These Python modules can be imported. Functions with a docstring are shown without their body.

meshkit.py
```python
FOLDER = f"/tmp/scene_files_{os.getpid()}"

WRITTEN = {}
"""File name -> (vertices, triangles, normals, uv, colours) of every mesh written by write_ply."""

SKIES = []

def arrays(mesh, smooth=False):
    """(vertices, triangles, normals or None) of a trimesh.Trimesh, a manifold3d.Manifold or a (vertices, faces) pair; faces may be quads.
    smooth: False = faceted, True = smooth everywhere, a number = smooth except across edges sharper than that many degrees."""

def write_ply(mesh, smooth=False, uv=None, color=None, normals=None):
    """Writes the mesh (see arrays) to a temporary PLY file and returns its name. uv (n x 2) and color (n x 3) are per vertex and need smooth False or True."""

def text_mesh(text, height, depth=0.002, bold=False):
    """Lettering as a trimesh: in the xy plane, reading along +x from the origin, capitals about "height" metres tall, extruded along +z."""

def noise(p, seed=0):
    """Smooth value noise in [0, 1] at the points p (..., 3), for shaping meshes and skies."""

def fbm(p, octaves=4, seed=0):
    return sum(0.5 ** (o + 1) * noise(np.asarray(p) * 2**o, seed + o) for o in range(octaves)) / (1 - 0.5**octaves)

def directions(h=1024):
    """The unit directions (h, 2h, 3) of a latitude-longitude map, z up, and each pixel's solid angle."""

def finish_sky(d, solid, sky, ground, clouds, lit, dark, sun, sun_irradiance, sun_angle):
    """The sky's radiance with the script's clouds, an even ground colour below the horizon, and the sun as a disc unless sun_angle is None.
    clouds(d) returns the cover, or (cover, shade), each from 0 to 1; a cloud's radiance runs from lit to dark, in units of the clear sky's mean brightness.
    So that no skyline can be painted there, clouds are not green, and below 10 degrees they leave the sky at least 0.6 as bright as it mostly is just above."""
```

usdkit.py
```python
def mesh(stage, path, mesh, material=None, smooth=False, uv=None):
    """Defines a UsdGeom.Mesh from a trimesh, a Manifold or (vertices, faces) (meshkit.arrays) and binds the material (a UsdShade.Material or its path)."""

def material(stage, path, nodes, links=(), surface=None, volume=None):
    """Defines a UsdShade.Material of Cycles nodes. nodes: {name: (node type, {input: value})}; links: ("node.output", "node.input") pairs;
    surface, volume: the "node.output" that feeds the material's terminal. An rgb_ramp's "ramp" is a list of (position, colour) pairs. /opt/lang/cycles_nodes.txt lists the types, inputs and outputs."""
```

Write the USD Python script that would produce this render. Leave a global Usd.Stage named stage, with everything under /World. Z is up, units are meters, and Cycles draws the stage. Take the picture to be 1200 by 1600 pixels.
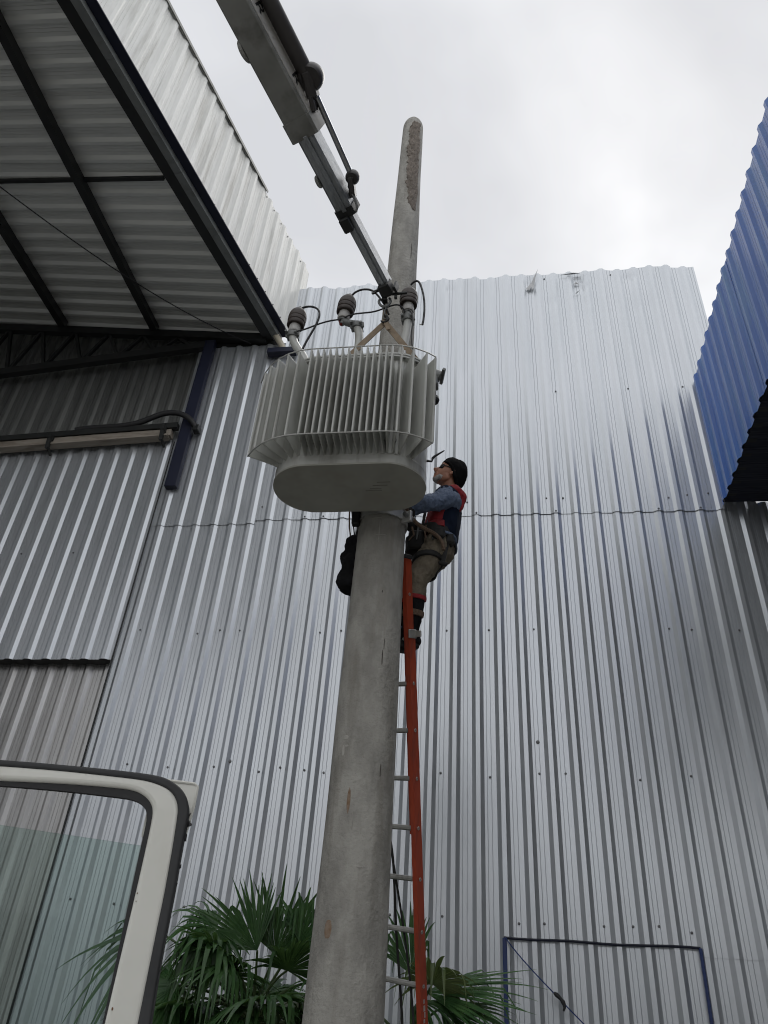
import math, random, numpy as np, trimesh, manifold3d, usdkit, meshkit
from pxr import Usd, UsdGeom, UsdLux, UsdShade, Gf, Sdf
from shapely.geometry import Polygon

stage = Usd.Stage.CreateInMemory()
UsdGeom.SetStageUpAxis(stage, "Z"); UsdGeom.SetStageMetersPerUnit(stage, 1.0)
UsdGeom.Xform.Define(stage, "/World"); UsdGeom.Scope.Define(stage, "/World/Looks")
pi = math.pi
V = lambda *a: np.array(a, float)

# ------------------------------------------------------------------ camera, sky, sun, exposure
FPX, PITCH, ROLL, YAW = 1238.0, math.radians(35.9), math.radians(4.43), math.radians(-9.76)
CAM = V(0, 0, 1.6)
fwd = V(math.sin(YAW) * math.cos(PITCH), math.cos(YAW) * math.cos(PITCH), math.sin(PITCH))
r0 = V(math.cos(YAW), -math.sin(YAW), 0); u0 = np.cross(r0, fwd)
right = math.cos(ROLL) * r0 + math.sin(ROLL) * u0
up = -math.sin(ROLL) * r0 + math.cos(ROLL) * u0
cam = UsdGeom.Camera.Define(stage, "/World/camera")
m = Gf.Matrix4d(1.0)
for i, a in enumerate((right, up, -fwd, CAM)):
    m.SetRow(i, Gf.Vec4d(*map(float, a), 1.0 if i == 3 else 0.0))
cam.AddTransformOp().Set(m)
cam.CreateHorizontalApertureAttr(24.0); cam.CreateFocalLengthAttr(24.0 * FPX / 1200.0)
cam.CreateFStopAttr(0.0)
EXPOSURE = 0.13
cam.CreateExposureAttr(EXPOSURE)

SUN_EL, SUN_AZ = math.radians(60), math.radians(20)      # azimuth = atan2(x, y) of the direction towards the sun
dome = UsdLux.DomeLight.Define(stage, "/World/sky")
dome.GetPrim().SetCustomDataByKey("kind", "structure")
sky_mat = usdkit.material(stage, "/World/Looks/overcast_sky", {
    "tc": ("texture_coordinate", {}),
    "map": ("mapping", {"scale": (1.0, 1.0, 1.7), "location": (0.37, 0.1, 0.0)}),
    "n": ("noise_texture", {"scale": 1.7, "detail": 5.0, "roughness": 0.46, "distortion": 0.3}),
    "r": ("rgb_ramp", {"ramp": [(0.36, (6.5, 6.6, 6.85)), (0.5, (8.0, 8.1, 8.3)), (0.63, (11.2, 11.2, 11.2))]}),
    "s": ("sky_texture", {"sky_type": "single_scattering", "sun_disc": False, "sun_elevation": SUN_EL, "sun_rotation": SUN_AZ}),
    "mix": ("mix", {"mix_type": "mix", "fac": 0.94}),
    "bg": ("background_shader", {"strength": 0.1}),
}, [("tc.generated", "map.vector"), ("map.vector", "n.vector"), ("n.fac", "r.fac"), ("s.color", "mix.color1"), ("r.color", "mix.color2"), ("mix.color", "bg.color")], surface="bg.background")
UsdShade.MaterialBindingAPI.Apply(dome.GetPrim()).Bind(sky_mat)
sun = UsdLux.DistantLight.Define(stage, "/World/sun")
sun.CreateIntensityAttr(0.22); sun.CreateAngleAttr(30.0); sun.CreateNormalizeAttr(True); sun.CreateColorAttr(Gf.Vec3f(1.0, 0.97, 0.93))
S = V(math.sin(SUN_AZ) * math.cos(SUN_EL), math.cos(SUN_AZ) * math.cos(SUN_EL), math.sin(SUN_EL))
zx = np.cross(V(0, 0, 1), S); zx /= np.linalg.norm(zx); zy = np.cross(S, zx)
ms = Gf.Matrix4d(1.0)
for i, a in enumerate((zx, zy, S)):
    ms.SetRow(i, Gf.Vec4d(*map(float, a), 0.0))
sun.AddTransformOp().Set(ms)

# ------------------------------------------------------------------ materials
def mat(name, c1, c2=None, rough=0.5, rvar=0.1, metallic=0.0, scale=(1, 1, 1), nscale=3.0, detail=5.0, bump=0.0, bscale=40.0, lo=0.35, hi=0.68, coords="position", spec=None, grime=None, gscale=(6, 6, .35), gl=0.52, gh=0.72, vary=0.0, coat=0.0, mid=None):
    c2 = c2 or c1
    ramp = [(lo, c1), (hi, c2)] if mid is None else [(lo, c1), ((lo + hi) / 2, mid), (hi, c2)]
    n = {"map": ("mapping", {"scale": scale}), "n": ("noise_texture", {"scale": nscale, "detail": detail, "roughness": 0.6}),
         "r": ("rgb_ramp", {"ramp": ramp}),
         "rr": ("map_range", {"from_min": 0.3, "from_max": 0.7, "to_min": max(rough - rvar, 0.02), "to_max": rough + rvar}),
         "p": ("principled_bsdf", {"metallic": metallic, "coat_weight": coat})}
    l = [("map.vector", "n.vector"), ("n.fac", "r.fac"), ("n.fac", "rr.value"), ("rr.result", "p.roughness")]
    if coords == "position":
        n["g"] = ("geometry", {}); src = "g.position"
    else:
        n["g"] = ("texture_coordinate", {}); src = "g.object"
    l.append((src, "map.vector"))
    col = "r.color"
    if grime:
        n["gm"] = ("mapping", {"scale": gscale, "location": (3.1, 1.7, 0.4)}); n["gn"] = ("noise_texture", {"scale": 1.0, "detail": 6.0, "roughness": 0.62})
        n["gr"] = ("map_range", {"from_min": gl, "from_max": gh, "to_min": 0.0, "to_max": 1.0, "clamp": True})
        n["gx"] = ("mix", {"mix_type": "mix", "color2": grime})
        l += [(src, "gm.vector"), ("gm.vector", "gn.vector"), ("gn.fac", "gr.value"), ("gr.result", "gx.fac"), (col, "gx.color1")]
        col = "gx.color"
    if vary:
        n["oi"] = ("object_info", {}); n["vr"] = ("map_range", {"from_min": 0.0, "from_max": 1.0, "to_min": 1 - vary, "to_max": 1 + vary})
        n["hs"] = ("hsv", {}); l += [("oi.random", "vr.value"), ("vr.result", "hs.value"), (col, "hs.color")]; col = "hs.color"
    l.append((col, "p.base_color"))
    if spec is not None:
        n["p"][1]["specular_ior_level"] = spec
    if bump:
        n["bn"] = ("noise_texture", {"scale": bscale, "detail": 4.0, "roughness": 0.6}); n["b"] = ("bump", {"strength": 1.0, "distance": bump})
        l += [(src, "bn.vector"), ("bn.fac", "b.height"), ("b.normal", "p.normal")]
    return usdkit.material(stage, "/World/Looks/" + name, n, l, surface="p.BSDF")

M = {}
M["galv"] = mat("bare_galvanised_sheet", (.54, .567, .595), (.59, .612, .64), rough=.34, rvar=.03, metallic=.85, scale=(4, 4, .4), nscale=1.3, detail=3, grime=(.48, .50, .52), gscale=(3, 3, .25), gl=.58, gh=.95, vary=.03, bump=.0012, bscale=2.2)
M["galv_dull"] = mat("dull_galvanised_sheet", (.68, .69, .66), (.74, .745, .715), rough=.36, rvar=.05, metallic=.35, scale=(.5, 5, 5), nscale=1.4, vary=.06)
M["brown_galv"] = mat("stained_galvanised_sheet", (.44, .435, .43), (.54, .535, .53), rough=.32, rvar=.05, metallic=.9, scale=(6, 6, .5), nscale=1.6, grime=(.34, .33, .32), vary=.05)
M["shaded_galv"] = mat("shade_darkened_sheet", (.19, .195, .19), (.26, .265, .255), rough=.4, rvar=.06, metallic=.8, scale=(6, 6, .5), nscale=1.6, vary=.05)  # galvanised sheet with the shade under the canopy put into its colour
M["dirty_white"] = mat("weathered_white_sheet", (.64, .645, .615), (.77, .77, .745), rough=.45, rvar=.08, scale=(6, 6, .8), nscale=1.7, grime=(.36, .35, .315), gscale=(6, 6, .5), gl=.52, gh=.78, vary=.06)
M["blue_sheet"] = mat("blue_painted_sheet", (.014, .078, .31), (.03, .115, .38), rough=.28, rvar=.05, spec=.4, scale=(5, 5, .5), nscale=1.5, grime=(.08, .19, .36), gscale=(5, 5, .45), gl=.5, gh=.78, vary=.12, coat=.1)
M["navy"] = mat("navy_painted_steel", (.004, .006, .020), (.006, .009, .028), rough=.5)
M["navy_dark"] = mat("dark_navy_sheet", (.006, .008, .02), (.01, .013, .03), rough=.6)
M["blue_steel"] = mat("blue_painted_steel", (.007, .022, .10), (.012, .032, .13), rough=.4)
M["black_steel"] = mat("black_painted_steel", (.008, .009, .009), (.016, .017, .016), rough=.5)
M["gutter_grey"] = mat("grey_gutter_paint", (.16, .17, .165), (.2, .21, .2), rough=.45, grime=(.12, .12, .11))
M["concrete"] = mat("spun_concrete", (.26, .251, .227), (.385, .372, .338), rough=.9, rvar=.05, nscale=8, detail=12, scale=(1, 1, .45), lo=.38, hi=.62, bump=.012, bscale=34, grime=(.215, .20, .172), gscale=(9, 9, 1.1), gl=.52, gh=.74)
M["spall"] = mat("spalled_concrete", (.12, .10, .08), (.235, .20, .17), rough=.95, nscale=20, bump=.012, bscale=60)
M["rust_stain"] = mat("rust_mark", (.2, .12, .065), (.3, .24, .19), rough=.9, nscale=30)
M["chip"] = mat("pale_concrete_scrape", (.36, .34, .31), (.45, .43, .4), rough=.9, nscale=40)
M["crack"] = mat("dark_concrete_crack", (.06, .052, .045), (.09, .08, .07), rough=.95)
M["tx_grey"] = mat("transformer_grey_paint", (.44, .445, .415), (.50, .505, .475), rough=.34, rvar=.05, nscale=4, scale=(2, 2, .6), grime=(.27, .26, .23), gscale=(10, 10, 1.2), gl=.52, gh=.74)
M["tx_under"] = mat("transformer_base_paint", (.31, .305, .265), (.39, .385, .34), rough=.5, nscale=5, grime=(.3, .285, .24), gscale=(5, 5, 5), gl=.5, gh=.7)
M["tx_mark"] = mat("rubbed_print", (.2, .195, .17), rough=.6)
M["wire_steel"] = mat("zinc_steel", (.42, .42, .40), (.52, .52, .5), rough=.4, metallic=.6)
M["porcelain_brown"] = mat("dark_brown_insulator", (.03, .021, .017), (.05, .036, .03), rough=.5, nscale=8)
M["porcelain_grey"] = mat("pale_insulator_base", (.42, .41, .39), (.5, .49, .47), rough=.45)
M["fitting"] = mat("cast_fitting_grey", (.13, .135, .13), (.24, .245, .24), rough=.45, metallic=.4, nscale=12)
M["black_rubber"] = mat("black_rubber", (.012, .012, .013), (.02, .02, .021), rough=.55, bump=.001, bscale=80)
M["grey_rubber"] = mat("worn_grey_rubber", (.02, .021, .022), (.04, .041, .043), rough=.6, nscale=9)
M["red_cap"] = mat("red_plastic", (.2, .02, .015), rough=.4)
M["sling"] = mat("beige_webbing", (.22, .165, .11), (.30, .235, .165), rough=.85, nscale=25)
M["boom_grey"] = mat("dirty_boom_paint", (.21, .212, .195), (.31, .31, .29), rough=.5, rvar=.08, nscale=3, detail=8, grime=(.085, .08, .07), gscale=(3, 3, 3), gl=.5, gh=.72)
M["boom_side"] = mat("worn_boom_flank", (.52, .50, .46), (.64, .615, .57), rough=.5, nscale=5, detail=8, grime=(.16, .14, .115), gscale=(7, 7, 7), gl=.52, gh=.72)
M["boom_steel"] = mat("bare_boom_steel", (.3, .32, .34), (.42, .435, .45), rough=.34, metallic=.55, nscale=4, detail=8, scale=(3, .7, 3), grime=(.14, .145, .15), gscale=(8, 1.5, 8))
M["dark_paint"] = mat("dark_hydraulic_paint", (.035, .031, .03), (.06, .055, .052), rough=.42, nscale=5)
M["chrome"] = mat("hard_chrome", (.4, .41, .42), (.48, .49, .5), rough=.22, metallic=.9)
M["black_mark"] = mat("black_stencil_paint", (.02, .02, .02), rough=.7)
M["ladder"] = mat("orange_red_fibreglass", (.36, .045, .016), (.46, .075, .03), rough=.42, nscale=6, scale=(1, 1, .3), detail=7, grime=(.22, .05, .03), gscale=(20, 20, 1.5), gl=.5, gh=.75)
M["rung"] = mat("worn_aluminium", (.36, .355, .33), (.48, .475, .45), rough=.42, metallic=.7, nscale=20)
M["white_mark"] = mat("faded_white_print", (.36, .33, .31), (.5, .47, .45), rough=.6, nscale=60)
M["rust"] = mat("rust_speck", (.16, .08, .04), rough=.9)
M["truck_white"] = mat("cream_white_cab_paint", (.72, .715, .655), (.76, .755, .695), rough=.22, rvar=.03, nscale=3, coat=.4, grime=(.64, .62, .55), gscale=(5, 5, 3), gl=.55, gh=.8)
M["leaf"] = None
M["trunk"] = mat("hairy_palm_trunk", (.05, .036, .022), (.11, .085, .055), rough=.95, nscale=20, bump=.02, bscale=50)
M["petiole"] = mat("green_leaf_stalk", (.05, .085, .03), (.10, .14, .055), rough=.5, nscale=8)
M["asphalt"] = mat("yard_concrete", (.24, .237, .225), (.34, .335, .315), rough=.9, nscale=1.2, detail=9, bump=.006, bscale=60)
M["soil"] = mat("planting_soil", (.03, .022, .015), (.06, .047, .035), rough=.95, nscale=8, bump=.02, bscale=20)
M["skin"] = mat("weathered_skin", (.36, .17, .11), (.47, .24, .165), rough=.5, nscale=14, spec=.35)
M["beard"] = mat("grey_beard_hair", (.22, .21, .20), (.50, .48, .46), rough=.8, nscale=70)
M["knit"] = mat("black_knit", (.005, .005, .0055), (.010, .010, .011), rough=.95, spec=.08, bump=.004, bscale=160)
M["denim"] = mat("blue_grey_sleeve_cloth", (.085, .12, .195), (.16, .205, .30), rough=.85, nscale=22, detail=6, bump=.012, bscale=28)
M["navy_cloth"] = mat("navy_vest_cloth", (.006, .010, .024), (.013, .02, .04), rough=.85, spec=.12, nscale=14, bump=.008, bscale=26)
M["red_cloth"] = mat("red_vest_cloth", (.24, .012, .018), (.36, .025, .033), rough=.75, nscale=14, bump=.008, bscale=26)
M["khaki"] = mat("khaki_work_trousers", (.15, .125, .09), (.25, .215, .16), rough=.9, nscale=12, bump=.014, bscale=20)
M["dark_cloth"] = mat("dark_work_cloth", (.009, .009, .010), (.02, .02, .022), rough=.9, spec=.12, nscale=14, bump=.01, bscale=25)
M["webbing"] = mat("black_webbing", (.012, .012, .012), (.028, .027, .025), rough=.75, nscale=30)
M["rope"] = mat("brown_rope", (.11, .07, .045), (.2, .14, .1), rough=.9, nscale=90, bump=.004, bscale=200)
M["lens"] = mat("dark_spectacle_lens", (.005, .005, .006), rough=.08)
M["beige_rail"] = mat("beige_painted_rail", (.27, .235, .195), (.36, .32, .27), rough=.7, nscale=6, scale=(.5, 4, 8), grime=(.16, .13, .1), gscale=(2, 8, 8))
M["cream_pipe"] = mat("cream_plastic_pipe", (.45, .41, .32), (.5, .46, .37), rough=.45)
M["blue_cord"] = mat("blue_cord", (.02, .045, .16), rough=.6)
M["screw"] = mat("screw_head", (.13, .13, .135), (.24, .24, .245), rough=.5, metallic=.5)
M["tear"] = mat("torn_sheet_edge", (.34, .345, .35), (.45, .455, .46), rough=.5, metallic=.5)
M["added_wall"] = mat("grey_cladding", (.22, .225, .23), (.28, .285, .29), rough=.6, nscale=2)

M["glass"] = usdkit.material(stage, "/World/Looks/green_tinted_glass", {
    "fr": ("fresnel", {"IOR": 1.5}), "t": ("transparent_bsdf", {"color": (.84, .91, .885)}), "g": ("glossy_bsdf", {"color": (.9, .95, .95), "roughness": .03}), "mx": ("mix_closure", {})},
    [("fr.fac", "mx.fac"), ("t.BSDF", "mx.closure1"), ("g.BSDF", "mx.closure2")], surface="mx.closure")
def leafmat(name, a, b, tr):
    return usdkit.material(stage, "/World/Looks/" + name, {
        "g": ("geometry", {}), "n": ("noise_texture", {"scale": 9.0, "detail": 3.0}), "r": ("rgb_ramp", {"ramp": [(.35, a), (.65, b)]}),
        "oi": ("object_info", {}), "vr": ("map_range", {"to_min": .75, "to_max": 1.3}), "hs": ("hsv", {}),
        "p": ("principled_bsdf", {"roughness": .38}), "t": ("translucent_bsdf", {"color": tr}), "mx": ("mix_closure", {"fac": .22})},
        [("g.position", "n.vector"), ("n.fac", "r.fac"), ("r.color", "hs.color"), ("oi.random", "vr.value"), ("vr.result", "hs.value"), ("hs.color", "p.base_color"), ("p.BSDF", "mx.closure1"), ("t.BSDF", "mx.closure2")], surface="mx.closure")
M["leaf"] = leafmat("fan_palm_leaf", (.034, .09, .03), (.07, .15, .05), (.11, .21, .05))
M["leaf_pale"] = leafmat("pale_palm_leaf", (.09, .14, .05), (.15, .19, .08), (.12, .16, .04))
M["leaf_dry"] = leafmat("dry_palm_leaf", (.12, .10, .05), (.2, .16, .09), (.12, .1, .04))

# ------------------------------------------------------------------ helpers
used = {}
def numbered(parent, name):
    k = used.setdefault((parent, name), -1) + 1; used[(parent, name)] = k
    return name if k == 0 else f"{name}_{k:03d}"
class Thing:
    def __init__(s, name, label, cat, base=(0, 0, 0), group=None, kind=None):
        s.path = "/World/" + numbered("/World", name); s.base = V(*base)
        x = UsdGeom.Xform.Define(stage, s.path); x.AddTranslateOp().Set(Gf.Vec3d(*map(float, base)))
        p = x.GetPrim()
        if label: p.SetCustomDataByKey("label", label)
        if cat: p.SetCustomDataByKey("category", cat)
        if group: p.SetCustomDataByKey("group", group)
        if kind: p.SetCustomDataByKey("kind", kind)
    def part(s, name, mesh, material, smooth=False, parent=None, label=None, kind=None):
        root = parent or s.path
        path = root + "/" + numbered(root, name)
        if isinstance(mesh, (list, tuple)) and len(mesh) and isinstance(mesh[0], trimesh.Trimesh):
            mesh = trimesh.util.concatenate(list(mesh))
        v, f, n = meshkit.arrays(mesh, smooth)
        pm = usdkit.mesh(stage, path, (v - s.base, f), M[material])
        if n is not None:
            from pxr import Vt
            pm.CreateNormalsAttr(Vt.Vec3fArray.FromNumpy(n.astype(np.float32))); pm.SetNormalsInterpolation("vertex")
        if label: pm.GetPrim().SetCustomDataByKey("label", label)
        if kind: pm.GetPrim().SetCustomDataByKey("kind", kind)
        return path
def unit(a): a = np.asarray(a, float); return a / np.linalg.norm(a)
def frame(ax, hint=(0, 0, 1)):
    a = unit(ax); h = np.asarray(hint, float)
    if abs(a @ unit(h)) > .98: h = V(1, 0, 0) if abs(a[0]) < .9 else V(0, 1, 0)
    s = unit(np.cross(a, h)); return a, s, np.cross(s, a)
def box(lo, hi, bev=0.0):
    lo, hi = np.asarray(lo, float), np.asarray(hi, float)
    if bev <= 0: return trimesh.creation.box(bounds=[lo, hi])
    c = []
    for ax in range(3):
        a, b = lo + bev, hi - bev; a[ax], b[ax] = lo[ax], hi[ax]
        c += [V(*[(a, b)[(i >> k) & 1][k] for k in range(3)]) for i in range(8)]
    return trimesh.convex.convex_hull(np.array(c))
def obox(c, ax, size, hint=(0, 0, 1), bev=0.0):           # size along (ax, side, up)
    a, s, u = frame(ax, hint); b = box(-V(*size) / 2, V(*size) / 2, bev)
    T = np.eye(4); T[:3, 0], T[:3, 1], T[:3, 2], T[:3, 3] = a, s, u, c
    b.apply_transform(T); return b
def bar(p, q, w, h, hint=(0, 0, 1), bev=0.0):
    p, q = np.asarray(p, float), np.asarray(q, float)
    return obox((p + q) / 2, q - p, (np.linalg.norm(q - p), w, h), hint, bev)
def tube(pts, rad, n=10, cap=True):
    pts = np.asarray(pts, float); r = np.broadcast_to(np.asarray(rad, float), (len(pts),))
    d = np.gradient(pts, axis=0); _, s, u = frame(d[0]); rings = []
    for i, p in enumerate(pts):
        t = unit(d[i]); s = unit(s - t * (s @ t)); u = np.cross(s, t)
        a = np.linspace(0, 2 * pi, n, endpoint=False)
        rings.append(p + r[i] * (np.cos(a)[:, None] * s + np.sin(a)[:, None] * u))
    v = np.vstack(rings); f = []
    for i in range(len(pts) - 1):
        for k in range(n):
            a, b = i * n + k, i * n + (k + 1) % n
            f += [(a, b, b + n), (a, b + n, a + n)]
    if cap:
        v = np.vstack([v, pts[:1], pts[-1:]]); c0, c1 = len(v) - 2, len(v) - 1; e = (len(pts) - 1) * n
        for k in range(n): f += [(c0, (k + 1) % n, k), (c1, e + k, e + (k + 1) % n)]
    t = trimesh.Trimesh(v, f, process=False); trimesh.repair.fix_normals(t); return t
def spline(P, n=24):
    from scipy.interpolate import CubicSpline
    P = np.asarray(P, float); t = np.r_[0, np.cumsum(np.linalg.norm(np.diff(P, axis=0), axis=1))]
    return CubicSpline(t, P)(np.linspace(0, t[-1], n))
def lathe(prof, base, axis, n=24):                          # prof: (radius, distance along axis)
    a, s, u = frame(axis); th = np.linspace(0, 2 * pi, n, endpoint=False); v = []
    for r, h in prof:
        v += list(np.asarray(base) + a * h + max(r, 1e-4) * (np.cos(th)[:, None] * s + np.sin(th)[:, None] * u))
    f = []
    for i in range(len(prof) - 1):
        for k in range(n):
            p, q = i * n + k, i * n + (k + 1) % n
            f += [(p, q, q + n), (p, q + n, p + n)]
    t = trimesh.Trimesh(np.array(v), f, process=False); trimesh.repair.fix_normals(t); return t
def cyl(p, q, r, n=16):
    p, q = np.asarray(p, float), np.asarray(q, float); L = np.linalg.norm(q - p)
    return lathe([(0, 0), (r * .92, 0), (r, L * .0 + min(.08 * r, L * .2)), (r, L - min(.08 * r, L * .2)), (r * .92, L), (0, L)], p, q - p, n)

# corrugated sheet: trapezoid ribs 250 mm apart, 28 mm deep, two fine grooves in each pan
PER, DEP = .2487, .028
PROF = [(0, 1), (.085, 1), (.09, 1), (.255, 0), (.361, 0), (.370, -.2), (.379, 0), (.536, 0), (.545, -.2), (.554, 0), (.745, 0), (.91, 1), (1, 1)]
def prof_samples(a, b, phase):
    us = {a, b}
    for k in range(math.floor((a - phase) / PER) - 1, math.ceil((b - phase) / PER) + 1):
        for t, _ in PROF:
            u = phase + (k + t) * PER
            if a < u < b: us.add(u)
    us = np.array(sorted(us)); t = ((us - phase) / PER) % 1.0
    return us, np.interp(t, [p[0] for p in PROF], [p[1] for p in PROF]) * DEP
def sheet(a, b, v0, v1, place, phase=.027, step=.5, seed=0, amp=.004, top=0.0, dents=()):
    us, h = prof_samples(a, b, phase); nv = max(2, int(abs(v1 - v0) / step) + 1)
    vs = np.linspace(v0, v1, nv)
    if dents: vs = np.unique(np.r_[vs, [d[1] + k * d[2] * .35 for d in dents for k in range(-3, 4) if v0 < d[1] + k * d[2] * .35 < v1]]); nv = len(vs)
    if dents: 
        extra = [d[0] + k * d[2] * .3 for d in dents for k in range(-3, 4) if a < d[0] + k * d[2] * .3 < b]
        us2 = np.unique(np.r_[us, extra]); h = np.interp(us2, us, h); us = us2
    U, W = np.meshgrid(us, vs); H = np.tile(h, (nv, 1))
    p = np.stack([U * 1.3, W * .8, np.full_like(U, seed * 7.3)], -1)
    H = H + (meshkit.fbm(p, 3, seed) - .5) * 2 * amp
    for (du, dv, dr, dd) in dents:
        H = H - dd * np.exp(-((U - du) ** 2 + (W - dv) ** 2) / (dr * dr) * 2)
    if top:
        W[-1] += (meshkit.noise(np.stack([us * 4, us * 0 + seed, us * 0], -1), seed) - .5) * top * 2
    pts = place(U, W, H).reshape(-1, 3); nu = len(us); f = []
    for j in range(nv - 1):
        i = np.arange(nu - 1); q = j * nu + i
        f.append(np.stack([q, q + 1, q + nu + 1], 1)); f.append(np.stack([q, q + nu + 1, q + nu], 1))
    return trimesh.Trimesh(pts, np.vstack(f), process=False)

D = 8.25
def on_wall(y0): return lambda U, W, H: np.stack([U, y0 - H, W], -1)

# ------------------------------------------------------------------ ground
gr = trimesh.Trimesh([(-400, -400, 0), (400, -400, 0), (400, 400, 0), (-400, 400, 0)], [(0, 1, 2), (0, 2, 3)])
g = usdkit.mesh(stage, "/World/ground", gr, M["asphalt"]).GetPrim(); g.SetCustomDataByKey("kind", "structure")
g = usdkit.mesh(stage, "/World/planting_bed", box((-3.6, 5.3, -.05), (.4, 8.1, .12), .02), M["soil"]).GetPrim(); g.SetCustomDataByKey("kind", "structure")

# ------------------------------------------------------------------ back wall of corrugated sheets
rng = random.Random(5)
wall = Thing("back_wall", "tall bare galvanised corrugated sheet wall closing the yard behind the pole", "wall", (0, D, 0))
def tier(x0, x1, z0, z1, y0, mname, seed, name="sheet", w=.9948, top=0.0, dents=(), label=None):
    x = x0; k = 0
    while x < x1 - .02:
        b = min(x + w, x1)
        dd = [d for d in dents if x - .2 < d[0] < b + .2]
        z_end = z1 + (rng.uniform(-.02, .02) if top else 0)
        wall.part(name, sheet(x - .03, b + .015, z0, z_end, on_wall(y0 - .0025 * (k % 2)), seed=seed + k, top=top, dents=dd), mname, smooth=18, label=label)
        x += w; k += 1
PH = .027 - .9948 * 20 + .125
LX = PH + .9948 * 15                       # sheet joint nearest x = -4.6
LX = -4.575
dents = [(.67, 12.12, .12, .03), (1.38, 12.16, .14, .04), (1.42, 11.95, .14, .022), (2.2, 12.1, .12, .02), (-.62, 12.1, .1, .02), (1.0, 11.6, .16, .010), (2.3, 11.4, .25, .008), (-3.5, 7.75, .25, .010)]
tier(-3.15, 3.165, 7.56, 12.30, D - .010, "galv", 10, top=.035, dents=dents)
tier(LX, -3.15, 7.50, 10.98, D - .010, "galv", 30, dents=dents)
tier(LX, 1.70, 0.0, 7.66, D, "galv", 50)
tier(1.70, 9.0, 2.70, 7.66, D, "galv", 60)
tier(1.70, 9.0, 0.0, 2.785, D + .006, "galv", 70)
tier(-12.5, LX - .01, 5.55, 9.06, D - .002, "galv", 90, name="side_sheet")
tier(-12.5, -4.42, 9.0, 12.7, D + .16, "shaded_galv", 110, name="upper_sheet")  # dark tone here is painted shade behind the truss
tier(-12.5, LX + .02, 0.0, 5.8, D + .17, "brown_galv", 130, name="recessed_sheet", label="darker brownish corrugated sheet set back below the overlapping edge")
wall.part("side_return", [box((LX - .012, D - .03, 0), (LX - .002, D + .2, 9.0)), box((-12.5, D + .006, 5.56), (LX - .012, D + .17, 5.57))], "black_steel")
# building behind the cladding: gives the wall its thickness, plus a box added to block a light leak
wall.part("frame_backing", [box((-12.6, D + .26, 0), (9.2, D + .5, 7.5)), box((3.25, D + .26, 7.5), (9.2, D + .5, 7.88)), box((-12.6, D + .26, 7.5), (-4.4, D + .5, 12.6)), box((-4.4, D + .26, 7.5), (-3.2, D + .5, 10.9)), box((-3.2, D + .06, 7.5), (3.14, D + .3, 12.18))], "brown_galv")
# screws
sc = []
def screw(x, z, y=D - .004, r=.0085):
    sc.append(lathe([(0, -.012), (r * .7, -.012), (r, -.006), (r * 1.5, -.004), (r * 1.5, .002), (0, .002)], (x, y, z), (0, 1, 0), 7))
for zrow, xs in ((2.92, range(-18, 12)), (4.27, range(-18, 12)), (5.92, range(-18, 12)), (7.80, range(-18, 12)), (9.7, range(-12, 12)), (12.2, range(-12, 12))):
    for k in xs:
        if rng.random() < (.5 if zrow < 9 else .25):
            x = .027 + PER * (k + .5) + rng.uniform(-.03, .03)
            if zrow > 7.7 and (x < -3.1 or x > 3.1): continue
            screw(x, zrow + rng.uniform(-.03, .03), D - .004 if zrow < 7.5 else D - .014)
for k in range(-30, -18):
    if rng.random() < .25: screw(.027 + PER * (k + .5), 7.1, D - .006)
for x, z in ((.4, 4.62), (1.28, 3.05), (-2.9, 4.35), (-3.2, 4.4), (.77, 4.22)): screw(x, z, D - .004, .014)
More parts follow.
